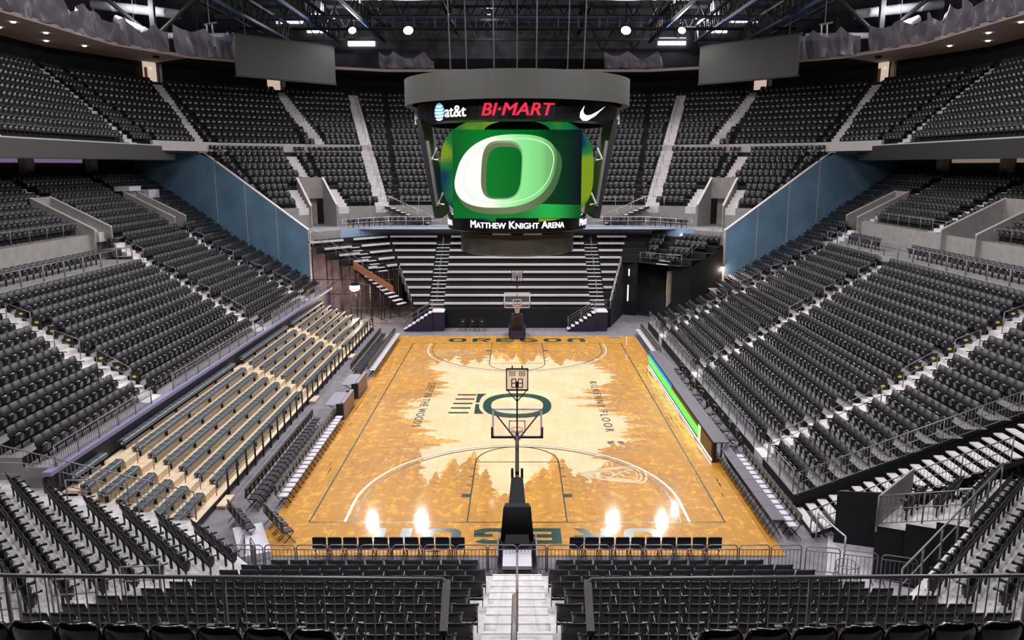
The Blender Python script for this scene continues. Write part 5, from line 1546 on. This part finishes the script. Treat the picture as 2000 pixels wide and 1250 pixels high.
# trusses: each one a thing with chords and web
def truss(label,a,c,z,h,n,mch=M['steel'],lower=None,r=.16):
    a=Vector((*a,z));c=Vector((*c,z));t=thing('roof_truss',label,'truss',a,0,'roof trusses');d=c-a;up=Vector((0,0,h))
    b=MB();rz=math.atan2(d.y,d.x);m=d/2;b.box((m.x,m.y,0),(d.length,r*2.2,r*1.6),rz);b.build('lower_chord',mch,t)
    b=MB();b.box((m.x,m.y,h),(d.length,r*2.2,r*1.8),rz);b.build('upper_chord',mch,t)
    if lower:
        b=MB();b.box((m.x,m.y,-r*.9),(d.length,r*1.2,.05),rz);b.build('painted_flange',lower,t)
    b=MB()
    for k in range(n):
        p=d*(k/n);q=d*((k+1)/n)
        b.tube([p,(p+q)/2+up],.06,5);b.tube([(p+q)/2+up,q],.06,5)
    b.build('web',mch,t);return t
xs_=[(39.8,27.3,True),(46.5,27.3,True),(33,27.6,False),(52,27.0,False)]
for k,(y,z,bl) in enumerate(xs_):
    truss('dark roof truss crossing the hall %s the far catwalk lamps'%['just behind','well behind','just before','farthest behind'][k],(-30,y),(30,y),z,2.2,26,lower=M['blues'] if bl else None)
for k,(x,bl) in enumerate(((-24.5,True),(-19.3,True),(-14.4,True),(14.4,True),(19.3,True),(24.5,True),(-7,False),(0,False),(7,False),(-29.5,False),(29.5,False))):
    nm=['outermost left blue-edged','middle left blue-edged','inner left blue-edged','inner right blue-edged','middle right blue-edged','outermost right blue-edged','dark left of centre','dark central','dark right of centre','dark far left','dark far right'][k]
    truss('%s roof beam running away from the camera'%nm,(x,14),(x,47 if bl else 53),26.0 if bl else 27.8,1.6,20,lower=M['blues'] if bl else None,r=.13)
# catwalk with lamps
t=thing('catwalk','dark lighting catwalk crossing the hall in front of the far wall','catwalk',(0,38.3,25.9))
b=MB();b.box((0,0,0),(44,1.2,.12));b.build('walkway_deck',M['steel'],t)
for s in (-.6,.6):
    b=MB();b.tube([(-22,s,1.0),(22,s,1.0)],.03,6);b.tube([(-22,s,.55),(22,s,.55)],.02,6)
    for x in np.linspace(-22,22,23): b.tube([(x,s,0),(x,s,1.0)],.025,5)
    b.build('handrail',M['metal'],t)
# far gable wall with lit panels, ducts, grilles
W('wall_far_roof',(-46,57),(46,57),20,33,M['corr'])
W('wall_left_roof',(-46,-20),(-46,57),12,33,M['corr']);W('wall_right_roof',(46,-20),(46,57),12,33,M['corr'])
b=MB();b.box((0,56.6,23.2),(28,.2,4.6));struct(b.build('wall_far_dark',M['darkcloth']))
def worldat(x,y,Y):
    u=(x-1010)/F;v=(y-625)/F;d=Vector((u,CP-v*SP,-(v*CP+SP)));t=(Y-CY)/d.y;return Vector((0,CY,CH))+d*t
k=0
for (x0,x1,y0,y1) in ((540,592,36,46),(680,732,78,90),(600,640,58,64),(1285,1340,74,88),(1425,1480,33,44),(1380,1420,58,64),(690,727,76,80)):
    p=worldat(x0,y1,56.76);q=worldat(x1,y0,56.76);c=(p+q)/2
    b=MB();b.box((0,0,0),(abs(q.x-p.x),.15,abs(q.z-p.z)));o=b.build('light_panel',M['winlight']);o.location=c
    tag(o,'bright white panel light high on the far roof wall, %s from the left'%ORD[k],'light','bright panels of the far roof wall');k+=1
def pipe(label,pts,r,m='duct',nm='duct'):
    base=Vector(pts[0]);t=thing(nm,label,'duct',base);b=MB();b.tube([Vector(p)-base for p in pts],r,14);b.build('duct_body',M[m],t,True)
    d=(Vector(pts[-1])-base)
    for f in (.25,.5,.75):
        b=MB();p=d*f;b.tube([p-d.normalized()*.08,p+d.normalized()*.08],r*1.06,14);b.build('joint_band',M[m],t)
    
    b=MB();p=d*.5;b.tube([p,(p.x,p.y,33.05-base.z)],.03,5);b.build('hanger',M['steel'],t)
    return t
for sg,w in ((-1,'left'),(1,'right')):
    f=lambda x,y,Y:(lambda v:(v.x if sg<0 else -v.x,v.y,v.z))(worldat(x,y,Y))
    pipe('thick pale pipe brace in the upper %s corner above the long drape'%w,[f(180,8,33),f(350,28,33)],.42)
    pipe('slanted pale pipe brace ending at the %s roof column'%w,[f(225,36,30),f(300,68,30)],.32)
    pipe('horizontal pale pipe behind the %s hanging clamp'%w,[f(325,70,36),f(447,71,36)],.30)
    pipe('square pale duct end high in the %s roof'%w,[f(600,10,44),f(628,10,44)],.9)
    # column
    x=worldat(305,60,30).x*(-sg)*-1
    p=f(305,112,31);t=thing('roof_column','black steel roof column with crossed braces, %s side'%w,'column',(p[0],p[1],22.5))
    b=MB();b.box((0,0,4.5),(.42,.42,9.6));b.build('shaft',M['dark'],t)
    for q in (-1,1):
        b=MB();b.tube([(q*5.5,0,6.0),(0,0,1.4)],.2,6);b.build('brace',M['dark'],t)
    # hanging clamp
    p=f(413,98,33);t=thing('hanging_clamp','pale forked clamp hanging from the %s roof beside the unlit display'%w,'fixture',(p[0],p[1],p[2]))
    for q in (-.28,.22):
        b=MB();b.tube([(q,0,2.2),(q+.12,0,.3)],.07,6);b.build('prong',M['railw'],t)
    b=MB();b.lathe([(0,.35),(.45,.25),(.3,-.1),(0,-.2)],n=10);b.build('claw',M['metal'],t)
    b=MB();b.tube([(-.5,0,2.2),(.7,0,2.4)],.09,6);b.tube([(0,0,2.3),(0,0,7)],.04,6);b.build('crossbar',M['metal'],t)
    # rail and low wall at the back of the side upper stands
    b=MB();b.box((sg*37.9,12,20.4),(.2,14,.9));struct(b.build('wall_%s_suite'%w,M['soffit']))
    b=MB();b.box((sg*38.2,2,20.6),(.8,7.5,5.0));struct(b.build('wall_%s_pier'%w,M['soffit']))
# roof work lamps; the outer ones, out of view, are added to brighten the steel
for k,(x,y,Y,e) in enumerate(((652,34,45,1300),(955,28,50,400),(1360,34,45,1300),(250,-6,29,900),(1770,-6,29,900),(120,-20,20,900),(1900,-20,20,900))):
    p=worldat(x,y,Y)
    t=thing('roof_work_and_fill_lamp','small bright work lamp high among the roof steel, %s from the left'%ORD[[1,2,3,4,5,0,6][k] if False else [2,3,4,1,5,0,6][k]],'lamp',(p.x,p.y,p.z),0,'roof work lamps')
    b=MB();b.lathe([(0,.2),(.12,.18),(.2,0)],n=12);b.build('shade',M['steel'],t)
    b=MB();b.lathe([(.15,.02),(.12,-.1),(0,-.14)],n=12);b.build('lens',M['lamp'],t)
    b=MB();b.tube([(0,0,.2),(0,0,33.05-p.z)],.03,5);b.build('stem',M['steel'],t)
    L=bpy.data.lights.new('work_and_fill_bulb','POINT');L.energy=e;L.color=(.95,.93,1);L.shadow_soft_size=.2;lo=bpy.data.objects.new('bulb',L);C.objects.link(lo);lo.parent=t;lo.location=(0,0,-.4)
# ================================================================= LAMPS
rl=random.Random(4)
LP=[]
for y in (37.4,22,6,-10,-26):
    for x in (-15.9,-10.5,10.5,15.9): LP.append((x,y))
side_n={-15.9:'outer left',-10.5:'inner left',10.5:'inner right',15.9:'outer right'}
LAMP_E=1080
for (x,y) in LP:
    yn={37.4:'far catwalk row',22:'fourth roof row',6:'third roof row',-10:'second roof row',-26:'nearest roof row'}[y]
    t=thing('sports_floodlight','white-hot round floodlight, %s lamp of the %s'%(side_n[x],yn),'lamp',(x,y,25.6),0,'sports floodlights' )
    big=abs(x)<12
    R=.46 if big else .36
    tgt=Vector((x*.25,y*.35,0));d=(tgt-Vector((x,y,25.6))).normalized()
    q=d.to_track_quat('-Z','Y')
    b=MB();b.lathe([(0,.55),(R*.5,.5),(R*1.05,.08),(R*1.05,.0)],n=24);o=b.build('housing',M['steel'],t);o.rotation_mode='QUATERNION';o.rotation_quaternion=q
    b=MB();b.lathe([(0,-.02),(R,0)],n=24);o=b.build('lens',M['lamp'],t);o.rotation_mode='QUATERNION';o.rotation_quaternion=q
    b=MB();b.tube([(0,0,.4),(0,0,7.42)],.05,6);b.build('stem',M['steel'],t)
    L=bpy.data.lights.new('floodlight_bulb','AREA');L.shape='DISK';L.size=2*R*.95;L.spread=math.radians(164);L.energy=LAMP_E*(1.15 if big else .85);L.color=(1,.965,1)
    lo=bpy.data.objects.new('bulb',L);C.objects.link(lo);lo.parent=t;lo.rotation_mode='QUATERNION';lo.rotation_quaternion=q;lo.location=d*.04
# ================================================================= SEATS -> objects
def inframe(s):
    x,y,D=proj(s[0],s[1],s[2]+.7);return -60<x<2060 and -40<y<1275 and D>1 and s[1]>CY+1
VIS=[s for s in SEATS if inframe(s)]
VIS.sort(key=lambda s:proj(s[0],s[1],s[2]+.5)[2])
near=VIS[:300];rest=VIS[300:]
print('SEATS',len(SEATS),'visible',len(VIS))
# near-block ranking for labels
rank={}
from collections import defaultdict
G=defaultdict(list)
for s in SEATS: G[(s[4],s[5],'L' if s[0]<0 else 'R')].append(s)
for k_,v in G.items():
    if k_[0] in ('near end block','glossy'): v.sort(key=lambda s:abs(s[0]))
    else: v.sort(key=lambda s:-s[1])
    for i,s in enumerate(v): rank[s]=i
def seat_label(s):
    sec,row=s[4],s[5];i=ORD[rank[s]];sd='left' if s[0]<0 else 'right'
    if sec=='near end block': return 'black folding arena seat, %s %s of the centre stairs, %s row behind the near baseline'%(i,sd,ORD[row])
    if sec.startswith('near'): return 'black arena seat, %s, %s row from court, %s from its far end'%(sec,ORD[row],i)
    if sec=='glossy': return 'glossy black seat back along the bottom picture edge, %s %s of the centre gap'%(i,sd)
    return 'black arena seat, %s, %s row from the court, %s seat from its far end'%(sec,ORD[row],i)
def proto(name,gl=False):
    root=bpy.data.objects.new(name,None);C.objects.link(root);root.empty_display_size=.1;root['category']='seat'
    for pn,mm in (('backrest',M['gloss'] if gl else M['seat']),('seat_pan',M['gloss'] if gl else M['pan']),('frame',M['dark'])):
        (GL if gl else HI)[pn].build(pn,mm,root,pn in('backrest','seat_pan'))
    for s_ in (-1,1):
        b=MB();b.box((s_*.247,.05,.625),(.022,.36,.035));b.tube([(s_*.247,.225,.612),(s_*.247,.225,.655)],.028,8);b.build('armrest',M['arm'],root)
    return root
PR=proto('arena_seat');PG=proto('glossy_arena_seat',True)
fu={}
for s in near:
    pr=PG if s[4]=='glossy' else PR;lb=seat_label(s)
    gp='glossy seats along the bottom edge' if s[4]=='glossy' else 'black arena seats nearest the camera'
    if id(pr) not in fu:
        fu[id(pr)]=1;pr.location=s[:3];pr.rotation_euler=(0,0,s[3]);pr['label']=lb;pr['group']=gp
    else: dup(pr,s[:3],s[3],lb,gp)
# the rest of the seats: one object
vs=[];fs=[];ms=[];order=('backrest','seat_pan','armrest','frame')
LOV=[];LOF=[];LOM=[]
for mi,pn in enumerate(order):
    o_=len(LOV);LOV+=LO[pn].v;LOF+=[tuple(i+o_ for i in f) for f in LO[pn].f];LOM+=[mi]*len(LO[pn].f)
V=np.array(LOV);nv=len(V);n=len(rest)
A=np.array([r[3] for r in rest])+RNG.normal(0,.015,n);T=np.array([r[:3] for r in rest])
ca,sa=np.cos(A)[:,None],np.sin(A)[:,None]
X=V[None,:,0]*ca-V[None,:,1]*sa+T[:,0:1];Y=V[None,:,0]*sa+V[None,:,1]*ca+T[:,1:2];Z=V[None,:,2]+T[:,2:3]
VV=np.stack([X,Y,Z],-1).reshape(-1,3)
lt=np.array([len(f) for f in LOF]);idx=np.concatenate([np.array(f) for f in LOF])
me=bpy.data.meshes.new('arena_seats')
me.vertices.add(len(VV));me.vertices.foreach_set('co',VV.ravel())
LI=(idx[None,:]+np.arange(n)[:,None]*nv).ravel();LT=np.tile(lt,n)
me.loops.add(len(LI));me.loops.foreach_set('vertex_index',LI.astype(np.int32))
me.polygons.add(len(LT));me.polygons.foreach_set('loop_start',np.concatenate([[0],np.cumsum(LT)[:-1]]).astype(np.int32));me.polygons.foreach_set('loop_total',LT.astype(np.int32))
for mm in (M['seatback'],M['pan'],M['arm'],M['dark']): me.materials.append(mm)
me.polygons.foreach_set('material_index',np.tile(np.array(LOM,dtype=np.int32),n))
me.polygons.foreach_set('use_smooth',np.tile(np.array([m_<2 for m_ in LOM]),n))
me.update(calc_edges=True);me.validate()
o=bpy.data.objects.new('arena_seats',me);C.objects.link(o)
tag(o,'thousands of black folding arena seats filling the side, corner and far stands','seats',kind='stuff')
# ================================================================= WORLD AND VIEW
w=bpy.data.worlds.new('world');bpy.context.scene.world=w;w.use_nodes=True
w.node_tree.nodes['Background'].inputs['Color'].default_value=(.9,.88,1,1);w.node_tree.nodes['Background'].inputs['Strength'].default_value=.008
vs_=bpy.context.scene.view_settings;vs_.view_transform='Standard';vs_.look='None';vs_.gamma=1;vs_.use_curve_mapping=False
vs_.exposure=EXPO
